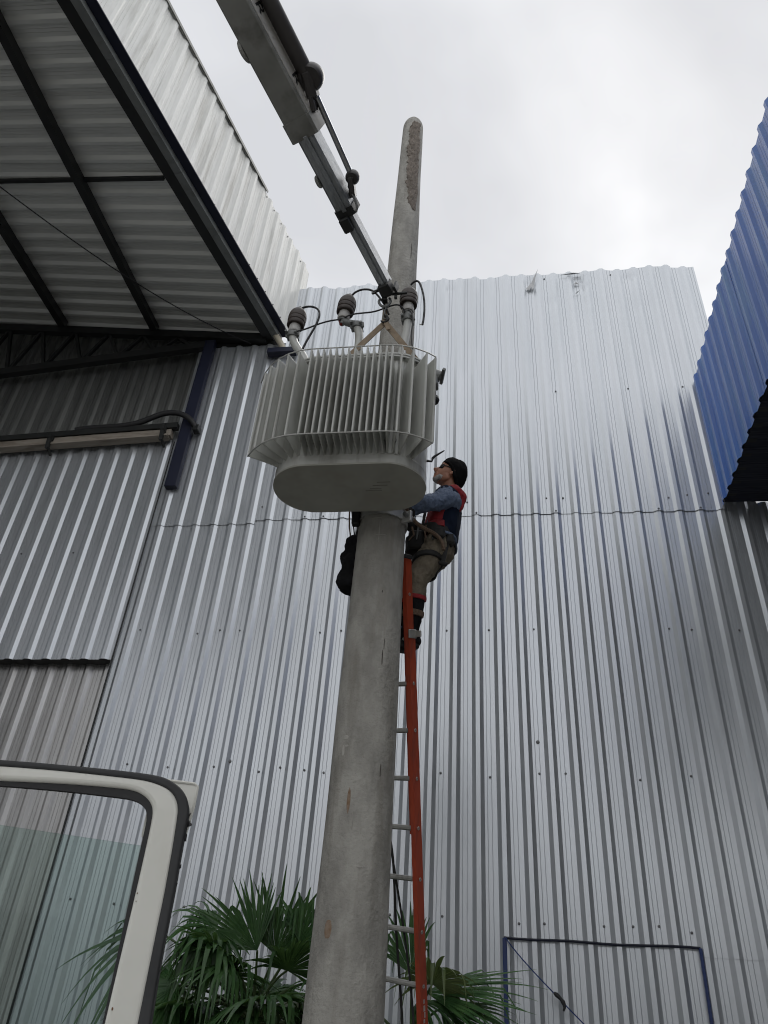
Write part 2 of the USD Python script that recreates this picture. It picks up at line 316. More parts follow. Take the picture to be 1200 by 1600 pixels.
for k in range(-12, 12): 
    if rng.random() < .5: screw(.027 + PER * k, 7.585, D - .04)
wall.part("screw_heads", sc, "screw", kind="stuff")
# torn sheet at the top edge
def shard(pts, y): 
    P = np.array([(x, y - .012 - .02 * (i % 2), z) for i, (x, z) in enumerate(pts)]); c = P.mean(0) - V(0, .02, 0); v = np.vstack([P, [c]])
    n = len(P); return trimesh.Trimesh(v, [(i, (i + 1) % n, n) for i in range(n)], process=False)
wall.part("torn_flap", [shard([(.66, 12.05), (.72, 12.22), (.80, 12.45), (.74, 12.2), (.72, 12.02)], D - .02), shard([(.58, 11.95), (.66, 12.06), (.72, 12.02), (.69, 11.90), (.66, 12.0), (.64, 11.9)], D - .02)], "tear")
wall.part("torn_hole", [shard([(1.12, 12.23), (1.3, 12.245), (1.5, 12.25), (1.45, 12.225), (1.3, 12.228)], D - .03), shard([(1.32, 12.015), (1.37, 12.05), (1.42, 12.01), (1.36, 11.998)], D - .0), shard([(1.33, 11.76), (1.40, 11.815), (1.365, 11.78)], D - .02)], "tear")

# gate framed in blue at the lower right
gate = Thing("framed_gate", "sheet clad gate with thin blue posts low in the right of the wall", "gate", (.86, D, 0))
gate.part("post", box((-.012, D - .065, 0), (.027, D - .02, 2.77), .004), "blue_steel")
gate.part("post", box((1.705, D - .06, 0), (1.73, D - .02, 2.765), .004), "blue_steel")
x = .045
for k, (a, b) in enumerate(((.04, .87), (.87, 1.695))):
    gate.part("panel_sheet", sheet(a, b + .012, 0.02, 2.745, on_wall(D - .006 - .003 * k), seed=200 + k), "galv", smooth=18)
gate.part("header_gap", tube(spline([(0.0, D - .036, 2.775), (.25, D - .037, 2.768), (.6, D - .036, 2.772), (.95, D - .037, 2.762), (1.3, D - .036, 2.768), (1.72, D - .036, 2.767)], 40), .012, 6), "navy_dark")
cord = Thing("tie_string", "thin blue cord slanting down from the gate post corner", "cord", (.02, D - .1, 2.75))
cord.part("line", tube(spline([(.012, D - .075, 2.77), (.2, D - .1, 2.56), (.45, D - .15, 2.32), (.7, D - .2, 2.09), (1.2, D - .3, 1.72), (1.9, D - .35, 1.4)], 30), .006, 6), "blue_cord")
cord.part("knot", tube(spline([(.42, D - .15, 2.35), (.47, D - .16, 2.31), (.5, D - .16, 2.26), (.49, D - .17, 2.22)], 8), [.012, .02, .018, .014, .02, .016, .012, .008], 7), "black_rubber")

# ------------------------------------------------------------------ left canopy
can = Thing("open_canopy", "open shed roof with dark beams, grey gutter and whitish sheet parapet on the left", "canopy", (-3.5, D, 0))
gx = lambda y: -3.531 - .2206 * (D - y)                   # eave line (bottom inner edge of the eave beam)
px_ = lambda y: -3.168 - .2317 * (D - y)                  # parapet plane
SZ = lambda x: 11.25 + .15 * (-3.53 - x)                  # soffit height
YN = -5.0                                                 # near end of the canopy
y = D + .15; k = 0
while y > YN:
    a = max(y - .9948, YN)
    def pl(U, W, H):
        X = gx(U) + .05 - (gx(U) + .05 + 12.6) * W
        return np.stack([X, U, SZ(X) + .01 - H * 1.5], -1)
    can.part("soffit_sheet", sheet(a - .03, y + .01, 0, 1, lambda U, W, H, k=k: pl(U, W, H) - V(0, 0, .003 * (k % 2)), phase=.05, step=.12, seed=300 + k, amp=.004), "galv_dull", smooth=18)
    y -= .9948; k += 1
def ybeam(x0, x1, zb, w, name, mname="black_steel", y0=D - .08, y1=YN, zt=.0):
    P = [(x0, y0), (x1, y1)]
    v = []
    for (x, yy) in P:
        for dx, zz in ((0, zb), (w, zb), (w, SZ(x + w) - .031 + zt), (0, SZ(x) - .031 + zt)): v.append((x + dx, yy, zz))
    f = [(0, 1, 5, 4), (1, 2, 6, 5), (2, 3, 7, 6), (3, 0, 4, 7), (0, 3, 2, 1), (4, 5, 6, 7)]
    can.part(name, trimesh.Trimesh(v, [t for q in f for t in ((q[0], q[1], q[2]), (q[0], q[2], q[3]))], process=False), mname)
ybeam(-5.503, -5.503 - .0428 * 13.2, 11.37, .11, "purlin")
ybeam(-7.187, -7.187 - .0384 * 13.2, 11.60, .11, "purlin")
ybeam(-9.0, -9.4, 11.86, .11, "purlin")
# eave beam, gutter, navy flashing: run along the skewed eave
def eave(o0, o1, z0, z1, ya=D - .03, yb=YN):
    v = []
    for yy in (ya, yb):
        for o, z in ((o0, z0), (o1, z0), (o1, z1), (o0, z1)): v.append((gx(yy) + o, yy, z))
    f = [(0, 1, 5, 4), (1, 2, 6, 5), (2, 3, 7, 6), (3, 0, 4, 7), (0, 3, 2, 1), (4, 5, 6, 7)]
    t = trimesh.Trimesh(v, [t for q in f for t in ((q[0], q[1], q[2]), (q[0], q[2], q[3]))], process=False); trimesh.repair.fix_normals(t); return t
can.part("eave_beam", [eave(0, .148, 11.05, 11.25)], "black_steel")
js = [D - .12, 6.85, 5.3, 3.85, 2.3, .8, -.7, -2.2, -3.7, YN]
for i in range(len(js) - 1):
    e = .004 * (i % 2)
    can.part("gutter_length", eave(.155, .262 + e, 11.048 - e, 11.22, js[i], js[i + 1] + .004), "gutter_grey")
can.part("flashing", eave(.27, .40, 11.13, 11.145), "navy")
# downpipe elbow
DP = [(-3.47, 7.95, 11.16), (-3.43, 8.03, 11.17), (-3.38, 8.10, 11.13), (-3.32, 8.14, 11.04), (-3.25, 8.17, 10.92), (-3.19, 8.2, 10.81)]
can.part("downpipe", tube(spline(DP, 16), .05, 14), "cream_pipe", smooth=40)
can.part("pipe_strap", [box((-3.42, D - .16, 10.66), (-2.97, D - .045, 10.76), .004)], "navy")
# parapet sheets
L0 = math.hypot(1, .2317)
y = D + .2; k = 0
while y > YN:
    a = max(y - .9948, YN)
    hi = 13.045 if y > 7.0 else 13.03
    can.part("parapet_sheet", sheet(a - .02, y + .01, 11.175, hi, lambda U, W, H, k=k: np.stack([px_(U) + H + .003 * (k % 2), U - .0 * H, W], -1), phase=.06, step=.35, seed=400 + k, amp=.006, top=.02 if y > 7 else 0), "dirty_white", smooth=18)
    y -= .9948; k += 1
def pbeam(o0, o1, z0, z1, ya, yb):
    v = []
    for yy in (ya, yb):
        for o, z in ((o0, z0), (o1, z0), (o1, z1), (o0, z1)): v.append((px_(yy) + o, yy, z))
    f = [(0, 1, 5, 4), (1, 2, 6, 5), (2, 3, 7, 6), (3, 0, 4, 7), (0, 3, 2, 1), (4, 5, 6, 7)]
    t = trimesh.Trimesh(v, [t for q in f for t in ((q[0], q[1], q[2]), (q[0], q[2], q[3]))], process=False); trimesh.repair.fix_normals(t); return t
can.part("parapet_cap", [pbeam(-.06, .045, 13.035, 13.05, 6.85, YN), pbeam(.042, .048, 12.985, 13.035, 6.85, YN)], "boom_grey")
can.part("parapet_rail", pbeam(-.07, -.02, 11.3, 11.4, D, YN), "navy")
ps = []
for i in range(52):
    yy = D - .1 - PER * i
    if rng.random() < .75: ps.append(lathe([(0, .012), (.009, .012), (.014, .0), (0, -.01)], (px_(yy) + .004, yy, 11.235 + rng.uniform(-.01, .01)), (1, 0, 0), 6))
    if yy > 6.9 and rng.random() < .8: ps.append(lathe([(0, .012), (.009, .012), (.014, .0), (0, -.01)], (px_(yy) + .004, yy, 12.97), (1, 0, 0), 6))
can.part("parapet_screws", ps, "screw", kind="stuff")
# rafter crossing under the sheets
P0, P1 = V(-4.30, 5.50, 0), V(-9.6, 5.62, 0)
for q in (P0, P1): q[2] = SZ(q[0]) - .06
can.part("rafter", bar(P0, P1, .05, .05), "black_steel")
# truss along the back wall
yt = D - .06
can.part("truss_chord", bar((-12.5, yt, SZ(-12.5) - .32), (-3.5, yt, SZ(-3.5) - .17), .1, .15), "black_steel")
can.part("end_plate", box((-4.46, D + .02, 10.9), (-3.3, D + .05, 11.4)), "black_steel")  # black filler added to stop light leaking in above the wall top
can.part("truss_chord", bar((-12.5, yt, 10.05), (-4.4, yt, 11.0), .1, .14), "black_steel")
for i in range(12):
    xa = -4.7 - .62 * i; top = SZ(xa) - .2; bot = 11.0 - .1173 * (-4.4 - xa)
    can.part("truss_diagonal", bar((xa, yt, bot), (xa - .31, yt, SZ(xa - .31) - .25), .05, .05), "black_steel")
    can.part("truss_diagonal", bar((xa - .31, yt, SZ(xa - .31) - .25), (xa - .62, yt, 11.0 - .1173 * (-4.4 - xa + .62)), .05, .05), "black_steel")
post = V(-4.49, D - .13, 8.1)
can.part("support_post", [box((-4.495, D - .13, 8.1), (-4.325, D - .035, 11.05), .006), box((-4.485, D - .138, 8.1), (-4.475, D - .128, 11.0))], "navy")
cable = Thing("slack_cable", "thin dark cable strung diagonally under the canopy roof", "cable", (-3.85, 8.2, 11.0))
cable.part("line", tube(spline([(-3.75, 8.19, 10.98), (-4.6, 7.55, 11.03), (-5.6, 6.55, 11.1), (-6.6, 5.36, 11.22), (-9.5, 2.0, 11.6)], 30), .009, 6), "black_rubber")

# beige rail with hangers on the left of the wall and the hose over it
rail = Thing("door_rail", "beige horizontal rail on black brackets below the dark upper left wall", "rail", (-5.9, D - .1, 9.0))
zr = lambda x: 9.03 + .048 * (x + 4.6)
rail.part("beam", bar((-12.4, D - .12, zr(-12.4) + .03), (-4.60, D - .12, zr(-4.6) + .03), .10, .12), "beige_rail")
rail.part("ledge", bar((-12.4, D - .14, zr(-12.4) - .045), (-4.62, D - .14, zr(-4.62) - .045), .13, .022), "beige_rail")
rail.part("top_track", bar((-12.4, D - .15, zr(-12.4) + .145), (-4.52, D - .15, zr(-4.52) + .145), .09, .095), "black_steel")
for x in (-6.42, -4.70, -8.15, -9.9):
    rail.part("bracket", [bar((x, D - .24, zr(x) + .10), (x, D - .20, zr(x) - .14), .05, .05, (1, 0, 0)), box((x - .03, D - .26, zr(x) + .02), (x + .03, D - .16, zr(x) + .1)), bar((x, D - .2, zr(x) - .1), (x + .03, D - .1, zr(x) - .2), .03, .03, (1, 0, 0))], "black_steel")
hose = Thing("black_hose", "thick black hose looping over the navy post at the end of the rail", "hose", (-4.5, D - .2, 9.2))
hose.part("loop", tube(spline([(-6.1, D - .17, zr(-6.1) + .21), (-5.4, D - .18, zr(-5.4) + .215), (-5.05, D - .2, 9.27), (-4.8, D - .22, 9.37), (-4.55, D - .22, 9.38), (-4.38, D - .2, 9.30), (-4.29, D - .16, 9.21), (-4.25, D - .1, 9.12)], 40), .042, 10), "black_rubber", smooth=40)
hose.part("clamp", box((-4.29, D - .17, 9.09), (-4.2, D - .05, 9.2), .01), "black_steel")

# ------------------------------------------------------------------ right canopy, blue
bc = Thing("blue_canopy", "blue painted corrugated parapet with black underside at the right edge", "canopy", (2.76, D, 7.6))
y = D - .02; k = 0
while y > -5:
    a = max(y - .9948, -5)
    bc.part("blue_sheet", sheet(a - .02, y + .01, 7.605 , 9.735, lambda U, W, H, k=k: np.stack([2.78 - H - .003 * (k % 2), U, W], -1), phase=.13, step=.4, seed=500 + k, amp=.003, top=.006), "blue_sheet", smooth=18)
    y -= .9948; k += 1
y = D - .05; k = 0
while y > -5:
    a = max(y - .9948, -5)
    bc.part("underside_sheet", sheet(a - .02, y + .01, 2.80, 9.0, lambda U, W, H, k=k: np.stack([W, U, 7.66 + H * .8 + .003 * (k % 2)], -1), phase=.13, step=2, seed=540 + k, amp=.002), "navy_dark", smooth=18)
    y -= .9948; k += 1
bc.part("edge_beam", box((2.80, -5, 7.68), (2.92, D - .06, 7.86)), "black_steel")
bc.part("roof_deck", box((2.95, -5, 7.9), (9.1, D - .06, 7.95)), "navy_dark")
bs = []
for i in range(50):
    yy = D - .2 - PER * i
    if rng.random() < .5: bs.append(lathe([(0, .012), (.009, .012), (.014, 0), (0, -.01)], (2.778, yy, 9.66), (-1, 0, 0), 6))
    if rng.random() < .2: bs.append(lathe([(0, .012), (.009, .012), (.014, 0), (0, -.01)], (2.778, yy, 8.75), (-1, 0, 0), 6))
bc.part("screw_heads", bs, "screw", kind="stuff")

# unseen side walls added left and right to darken what the ribs reflect
rw_ = Thing("right_shed_wall", "unseen grey wall added under the blue canopy to darken the rib reflections", "wall", (9, 2, 0))
rw_.part("cladding", box((9.0, -4, 0), (9.2, D + .5, 8.0)), "added_wall")
sw = Thing("shed_side_wall", "unseen side wall added on the left to darken the shed and its reflections", "wall", (-12.6, 2, 0))
sw.part("cladding", box((-12.9, -5, 0), (-12.62, D + .5, 13.2)), "added_wall")

# ------------------------------------------------------------------ unseen warehouse added behind the camera, darkens reflections low on the wall
ow = Thing("opposite_warehouse", "unseen grey warehouse added behind the camera to darken the wall reflections", "building", (0, -19, 0))
ow.part("wall", box((-22, -31, 0), (24, -19, 7.2)), "added_wall")
ow.part("roof", trimesh.convex.convex_hull(np.array([(-22.3, -31.3, 7.2), (24.3, -31.3, 7.2), (-22.3, -18.7, 7.2), (24.3, -18.7, 7.2), (-22.3, -25, 8.6), (24.3, -25, 8.6)])), "boom_grey")
for x in (-12, -4, 6, 14):
    ow.part("door", box((x, -19.02, 0), (x + 4, -18.96, 4.4)), "black_steel")

# ------------------------------------------------------------------ concrete pole
PX, PY = -.734, 4.237
PR = lambda z: (.372 - (.372 - .208) * (z - 1.83) / (9.4 - 1.83)) / 2
pole = Thing("concrete_pole", "tall grey tapered concrete utility pole with spalled top", "utility pole", (PX, PY, 0))
def around(th, z, dr=0.0):                                # th 0 points to the camera
    a = th + math.atan2(-PX, PY)
    r = PR(z) + dr
    return V(PX + r * math.sin(a), PY - r * math.cos(a), z)
zs = list(np.linspace(0, 9.60, 60)) + [9.63, 9.66, 9.69, 9.72, 9.735]; n = 40; v = []
for i, z in enumerate(zs):
    sh = 1.0 if z <= 9.6 else math.sqrt(max(0, 1 - ((z - 9.6) / .165) ** 2)) * .97 + .03
    for kk in range(n):
        th = 2 * pi * kk / n
        wob = (meshkit.noise(V(math.cos(th) * 2, math.sin(th) * 2, z * 1.5)) - .5) * .006
        # chipped shoulder at the top left
        p = around(th, z); r = (PR(z) + wob) * sh; a = th + math.atan2(-PX, PY)
        v.append((PX + r * math.sin(a), PY - r * math.cos(a), z))
f = []
for i in range(len(zs) - 1):
    for kk in range(n):
        a, b = i * n + kk, i * n + (kk + 1) % n; f += [(a, b, b + n), (a, b + n, a + n)]
v.append((PX, PY, 9.737)); e = (len(zs) - 1) * n; f += [(e + kk, e + (kk + 1) % n, len(v) - 1) for kk in range(n)]
pole.part("shaft", trimesh.Trimesh(v, f, process=False), "concrete", smooth=50)
# spalled patch: ragged, slightly recessed-looking crust
def patch(zs, lo, hi, rough, seed, nth=10, dr=.003):
    v, f = [], []
    for i, z in enumerate(zs):
        a, b = lo(z), hi(z)
        for k in range(nth):
            th = a + (b - a) * k / (nth - 1); edge = 0 < k < nth - 1 and 0 < i < len(zs) - 1
            d = dr * .2 + (meshkit.noise(V(th * 14, z * 22, seed)) * rough if edge else -.004)
            v.append(around(th, z, d))
    for i in range(len(zs) - 1):
        for k in range(nth - 1):
            q = i * nth + k; f += [(q, q + 1, q + nth + 1), (q, q + nth + 1, q + nth)]
    return trimesh.Trimesh(np.array(v), f, process=False)
nz = lambda z, s: .6 * (meshkit.noise(V(z * 9, s, .5)) - .5) + .55 * (meshkit.noise(V(z * 26, s, 2.5)) - .5) + .25 * (meshkit.noise(V(z * 60, s, 4.5)) - .5)
zz = np.linspace(8.02, 9.58, 130)
pole.part("spalled_patch", patch(zz, lambda z: -.32 + .65 * nz(z, 3) + (.55 * max(0, (8.42 - z) / .4)) + .3 * max(0, (z - 9.4) / .18), lambda z: .82 + .3 * nz(z, 8) - .2 * max(0, (8.3 - z) / .3), .012, 2, 18), "spall", label="rough brown area where the concrete face has broken away")
for (th, z, w, h, mm) in ((-.62, 2.13, .06, .10, "rust_stain"), (-.36, 2.70, .022, .14, "rust_stain"), (-.66, 3.09, .045, .03, "chip"), (-.72, 3.0, .02, .07, "chip"), (-.60, 3.05, .03, .015, "chip"), (.36, 3.52, .010, .12, "crack"), (.40, 3.62, .007, .09, "crack"), (.1, 2.45, .04, .012, "chip"), (-.1, 4.9, .008, .05, "crack"), (.45, 4.78, .03, .008, "chip"), (.55, 2.9, .007, .08, "crack"), (-.1, 4.35, .006, .2, "chip"), (.2, 4.0, .008, .02, "crack"), (.5, 6.8, .007, .16, "crack"), (.45, 6.6, .006, .1, "crack"), (.55, 7.3, .007, .25, "crack"), (-.25, 4.55, .10, .006, "chip"), (-.05, 4.42, .12, .005, "chip"), (-.2, 2.62, .006, .1, "chip")):
    zz = np.linspace(z, z + h, 7); hw = w / PR(z) / 2
    fade = lambda t: math.sin(max(min((t - z) / h, 1), 0) * pi) ** .6
    pole.part({"rust_stain": "rust_stain", "chip": "scrape", "crack": "crack"}[mm], patch(zz, lambda t: th - hw * fade(t) + .12 * hw * nz(t * 9, 1), lambda t: th + hw * fade(t) + .12 * hw * nz(t * 9, 4), .0012, 5, 5, .006), mm)
# clamp that carries the transformer
def ring(z, h, t, a0=0, a1=2 * pi, n=40):
    v, f = [], []; A = np.linspace(a0, a1, n)
    for a in A:
        for dr, dz in ((.002, 0), (t, 0), (t, h), (.002, h)): v.append(around(a, z + dz, dr))
    for i in range(n - 1):
        for k in range(4):
            p, q = i * 4 + k, i * 4 + (k + 1) % 4; f += [(p, q, q + 4), (p, q + 4, p + 4)]
    return trimesh.Trimesh(np.array(v), f, process=False)

# ------------------------------------------------------------------ transformer
TX, TY, ZB = -.872, 3.75, 4.535
R, HS = .23, .2375
tx = Thing("transformer", "grey oil transformer with cooling fins hoisted against the concrete pole", "transformer", (TX, TY, ZB))
def stadium(r, n=18, hs=HS):
    P = []
    for a in np.linspace(-pi / 2, pi / 2, n): P.append((hs + r * math.cos(a), r * math.sin(a)))
    for a in np.linspace(pi / 2, 1.5 * pi, n): P.append((-hs + r * math.cos(a), r * math.sin(a)))
    return np.array(P)
def prism(P, z0, z1, bev=0.0):
    t = trimesh.creation.extrude_polygon(Polygon(P), z1 - z0, engine="earcut"); t.apply_translation((TX, TY, z0)); return t
def shell(levels):                                        # (radius, z) rings of the stadium
    v, f = [], []
    for r, z in levels:
        P = stadium(r); v += [(TX + a, TY + b, z) for a, b in P]
    n = len(stadium(R))
    for i in range(len(levels) - 1):
        for k in range(n):
            a, b = i * n + k, i * n + (k + 1) % n; f += [(a, b, b + n), (a, b + n, a + n)]
    return trimesh.Trimesh(v, f, process=False)
tx.part("tank", shell([(R - .012, ZB + .018), (R, ZB + .012), (R, ZB + .075), (R + .002, ZB + .08), (R, ZB + .085), (R, ZB + .87), (R + .035, ZB + .87), (R + .035, ZB + .885)]), "tx_grey", smooth=40)
tx.part("base_plate", prism(stadium(R + .004), ZB, ZB + .012), "tx_under")
tx.part("lid", prism(stadium(R + .04), ZB + .887, ZB + .90), "tx_grey")
lb = []
for q in stadium(R + .022, 10): lb.append(cyl((TX + q[0], TY + q[1], ZB + .868), (TX + q[0], TY + q[1], ZB + .912), .009, 6))
tx.part("lid_bolts", lb, "fitting", kind="stuff")
zf0, zf1 = 4.615, 5.325
def fin_at(p, d, wid=.2):                                 # p: foot on the tank, d: outward direction; folded sheet with a rounded lip
    d = unit(d); s = V(-d[1], d[0], 0); o = V(TX, TY, 0)
    prof = [(0, .010), (.02, .006), (.1, .0045), (wid - .02, .0045), (wid - .008, .0075), (wid, .004)]
    v = []
    for q, t in prof:
        for z, dz in ((zf0, 0), (zf0 + .012, 1), ((zf0 + zf1) / 2, 1), (zf1 - .012, 1), (zf1, 0)):
            for sg in (-1, 1): v.append(o + p + d * q + s * sg * (t if dz else t * .45) + V(0, 0, z))
    f = []; C = 10
    for i in range(len(prof) - 1):
        for j in range(4):
            for sg in (0, 1):
                a = i * C + j * 2 + sg; f += [(a, a + C, a + C + 2), (a, a + C + 2, a + 2)]
        for j in (0, 8): a = i * C + j; f += [(a, a + 1, a + 1 + C), (a, a + 1 + C, a + C)]
    e = (len(prof) - 1) * C
    for j in range(4): a = e + j * 2; f += [(a, a + 1, a + 3), (a, a + 3, a + 2)]
    return trimesh.Trimesh(np.array(v), f, process=False)
spots = []
for k in range(13): spots.append((V(-HS + .0396 * k, -R, 0), V(0, -1, 0)))
for k, deg in enumerate((11, 22, 33, 44, 55)): a = math.radians(deg); spots.append((V(-HS - R * math.sin(a), -R * math.cos(a), 0), V(-math.sin(a), -math.cos(a), 0)))
for deg in (5, 13, 23, 35, 44): a = math.radians(deg); spots.append((V(HS + R * math.sin(a), -R * math.cos(a), 0), V(math.sin(a), -math.cos(a), 0)))
spots.sort(key=lambda s: s[0][0])
for p, d in spots: tx.part("fin", fin_at(p, d), "tx_grey")
for deg in (-2, 9, 18):                                   # plain weld seams with lifting tags between the right hand fins
    a = math.radians(deg); d = V(math.sin(a), -math.cos(a), 0); p = V(TX + HS, TY, 0) + d * (R + .004)
    tx.part("seam_strip", obox(p + V(0, 0, 5.0), V(0, 0, 1), (.78, .022, .012), d, .003), "tx_grey")
for deg, z in ((3, 4.70), (3, 4.79), (14, 4.70), (14, 4.79)):
    a = math.radians(deg); d = V(math.sin(a), -math.cos(a), 0); p = V(TX + HS, TY, 0) + d * (R + .012)
    tx.part("drain_plug", [cyl(p + V(0, 0, z), p + d * .02 + V(0, 0, z), .012, 10)], "fitting")
# wire hoops tying the fin tips, top and bottom
hoop = [(p + d * .197) for p, d in spots]
for z, nm in ((zf1 + .003, "tie_wire"), (zf0 - .002, "tie_wire")):
    P = [V(TX, TY, z) + h for h in hoop]
    if z > 5: P = [V(TX - HS - .40, TY - .155, z)] + P
    tx.part(nm, tube(P, .0045, 6), "wire_steel")
# name plate rubbed off, seen as faint marks on the base
for a, b, c, d in ((-.05, .02, .1, .003), (-.02, .0, .07, .003), (.0, -.03, .09, .004), (.03, -.06, .08, .003)):
    tx.part("base_mark", box((TX + .15 + a, TY + b, ZB - .0025), (TX + .15 + a + c, TY + b + d, ZB + .002)), "tx_mark")
# bushings on the lid (low voltage stack) and high voltage tubes with arresters
ZL = ZB + .90
def ribbed(base, axis, n, r0, r1, pitch, core):
    P = [(0, 0), (core, 0)]
    for i in range(n):
        t = i / max(n - 1, 1); r = r0 + (r1 - r0) * t; h = .006 + i * pitch
        P += [(core, h), (r, h + pitch * .18), (r, h + pitch * .34), (core * 1.05, h + pitch * .78)]
    P += [(core * .8, .01 + n * pitch), (core * .4, .02 + n * pitch), (0, .02 + n * pitch)]
    return lathe(P, base, axis, 22)
for bx, by in ((-1.215, 3.66), (-.868, 3.66), (-.575, 3.66)):
    pb = tx.part("bushing", ribbed((bx, by, ZL), (0, 0, 1), 4, .062, .052, .036, .034), "black_rubber", smooth=35)
    tx.part("stud", cyl((bx, by, ZL + .15), (bx, by, ZL + .2), .012, 10), "wire_steel", parent=pb)
TUBES = {   # arm foot, elbow, arrester base, arrester axis
    0: dict(path=[(-1.30, 3.72, ZL), (-1.33, 3.73, 5.76), (-1.40, 3.75, 5.90), (-1.415, 3.75, 5.955)], base=(-1.412, 3.75, 5.985), ax=(.05, .0, 1), s=1.0),
    1: dict(path=[(-.915, 3.72, ZL), (-.915, 3.73, 5.75), (-.93, 3.75, 5.96), (-.945, 3.75, 6.015)], base=(-1.058, 3.75, 6.10), ax=(.10, .0, 1), s=1.0),
    2: dict(path=[(-.60, 3.72, ZL), (-.595, 3.73, 5.76), (-.58, 3.75, 5.99), (-.578, 3.75, 6.06)], base=(-.583, 3.75, 6.14), ax=(-.0, .0, 1), s=1.0)}
for k, T in TUBES.items():
    tx.part("riser_tube", tube(spline(T["path"], 18), .030, 14), "tx_grey", smooth=40)
    e = V(*T["path"][-1]); b = V(*T["base"]); ax = unit(T["ax"])
    tx.part("clamp_fitting", [lathe([(0, -.02), (.04, -.02), (.045, 0), (.045, .02), (.03, .035), (0, .035)], e, (0, 0, 1), 16), bar(e + V(-.05, -.01, .0), e + V(.05, -.01, .01), .02, .05, bev=.004), cyl(e + V(-.04, -.05, .01), e + V(-.04, .05, .01), .01, 8), cyl(e + V(.03, -.05, 0), e + V(.03, .05, 0), .01, 8)] +
            ([tube(spline([e + V(0, 0, .03), (e + b) / 2 + V(0, 0, .0), b], 8), .028, 12)] if np.linalg.norm(b - e) > .02 else []), "fitting", smooth=35)
    pa = tx.part("surge_arrester", lathe([(0.0000, 0.0712), (0.0418, 0.0712), (0.0484, 0.0779), (0.0595, 0.0712), (0.0642, 0.0789), (0.0642, 0.0978), (0.0618, 0.1064), (0.0660, 0.1102), (0.0670, 0.1216), (0.0670, 0.1377), (0.0646, 0.1453), (0.0679, 0.1492), (0.0679, 0.1615), (0.0670, 0.1757), (0.0642, 0.1833), (0.0651, 0.1881), (0.0623, 0.2014), (0.0577, 0.2147), (0.0502, 0.2280), (0.0372, 0.2489), (0.0167, 0.2584), (0.0112, 0.2850), (0.0000, 0.2850)], b, ax, 28), "porcelain_brown", smooth=35)
    tx.part("pale_base", lathe([(0.0000, 0.0038), (0.0391, 0.0038), (0.0446, 0.0133), (0.0428, 0.0475), (0.0391, 0.0997), (0.0000, 0.0997)], b, ax, 24), "porcelain_grey", smooth=35, parent=pa)
    tx.part("neck", lathe([(0.0000, -0.0475), (0.0186, -0.0475), (0.0205, -0.0190), (0.0316, -0.0142), (0.0316, 0.0000), (0.0242, 0.0057), (0.0279, 0.0114), (0.0000, 0.0114)], b, ax, 18), "fitting", smooth=35, parent=pa)
tx.part("red_cap", tube([(-1.068, 3.75, 6.05), (-1.07, 3.75, 6.085), (-1.068, 3.75, 6.11)], [.012, .018, .016], 10), "red_cap")
def wire(P, r=.008, name="jumper_wire", mm="black_rubber", n=30): tx.part(name, tube(spline(P, n), r, 8), mm, smooth=40)
wire([(-1.385, 3.74, 6.245), (-1.31, 3.72, 6.235), (-1.235, 3.70, 6.16), (-1.225, 3.69, 6.04), (-1.26, 3.69, 5.90), (-1.30, 3.69, 5.75)])
wire([(-1.02, 3.74, 6.34), (-.96, 3.72, 6.385), (-.87, 3.70, 6.36), (-.80, 3.69, 6.27), (-.735, 3.68, 6.13), (-.71, 3.68, 6.05)])
wire([(-.575, 3.74, 6.44), (-.535, 3.72, 6.455), (-.49, 3.70, 6.36), (-.462, 3.69, 6.19), (-.457, 3.69, 6.05), (-.465, 3.69, 5.93)])
wire([(-.465, 3.69, 5.935), (-.48, 3.69, 5.932), (-.485, 3.69, 5.938)], .004, "wire_end", "wire_steel", 4)
wire([(-1.40, 3.72, 5.97), (-1.33, 3.71, 5.97), (-1.22, 3.70, 6.01), (-1.13, 3.70, 6.04), (-1.07, 3.73, 6.08)], .006)
wire([(-1.04, 3.72, 6.09), (-.95, 3.70, 6.10), (-.82, 3.69, 6.10), (-.72, 3.68, 6.13), (-.66, 3.69, 6.16), (-.60, 3.73, 6.12)], .006)
wire([(-.575, 3.70, 6.11), (-.545, 3.68, 6.05), (-.535, 3.67, 5.85), (-.525, 3.66, 5.7), (-.50, 3.65, 5.58)], .0055)
# valve and gauge at the right end
tx.part("side_valve", [cyl((-.44, 3.86, 5.63), (-.345, 3.88, 5.60), .042, 14), obox((-.33, 3.88, 5.605), (.9, .2, -.45), (.02, .14, .02)), box((-.42, 3.84, 5.50), (-.36, 3.92, 5.58), .008)], "fitting")
tx.part("drain_cock", [lathe([(0, 0), (.03, 0), (.036, .02), (.03, .045), (.012, .055), (.012, .1), (0, .1)], (-.385, 3.9, 5.38), (0, 0, 1), 14)], "black_steel")
tx.part("earth_rod", tube([(-.30, 3.80, 4.86), (-.36, 3.80, 4.815), (-.372, 3.80, 4.80), (-.376, 3.795, 4.77), (-.415, 3.78, 4.765)], [.004, .008, .009, .006, .008], 7), "black_steel")
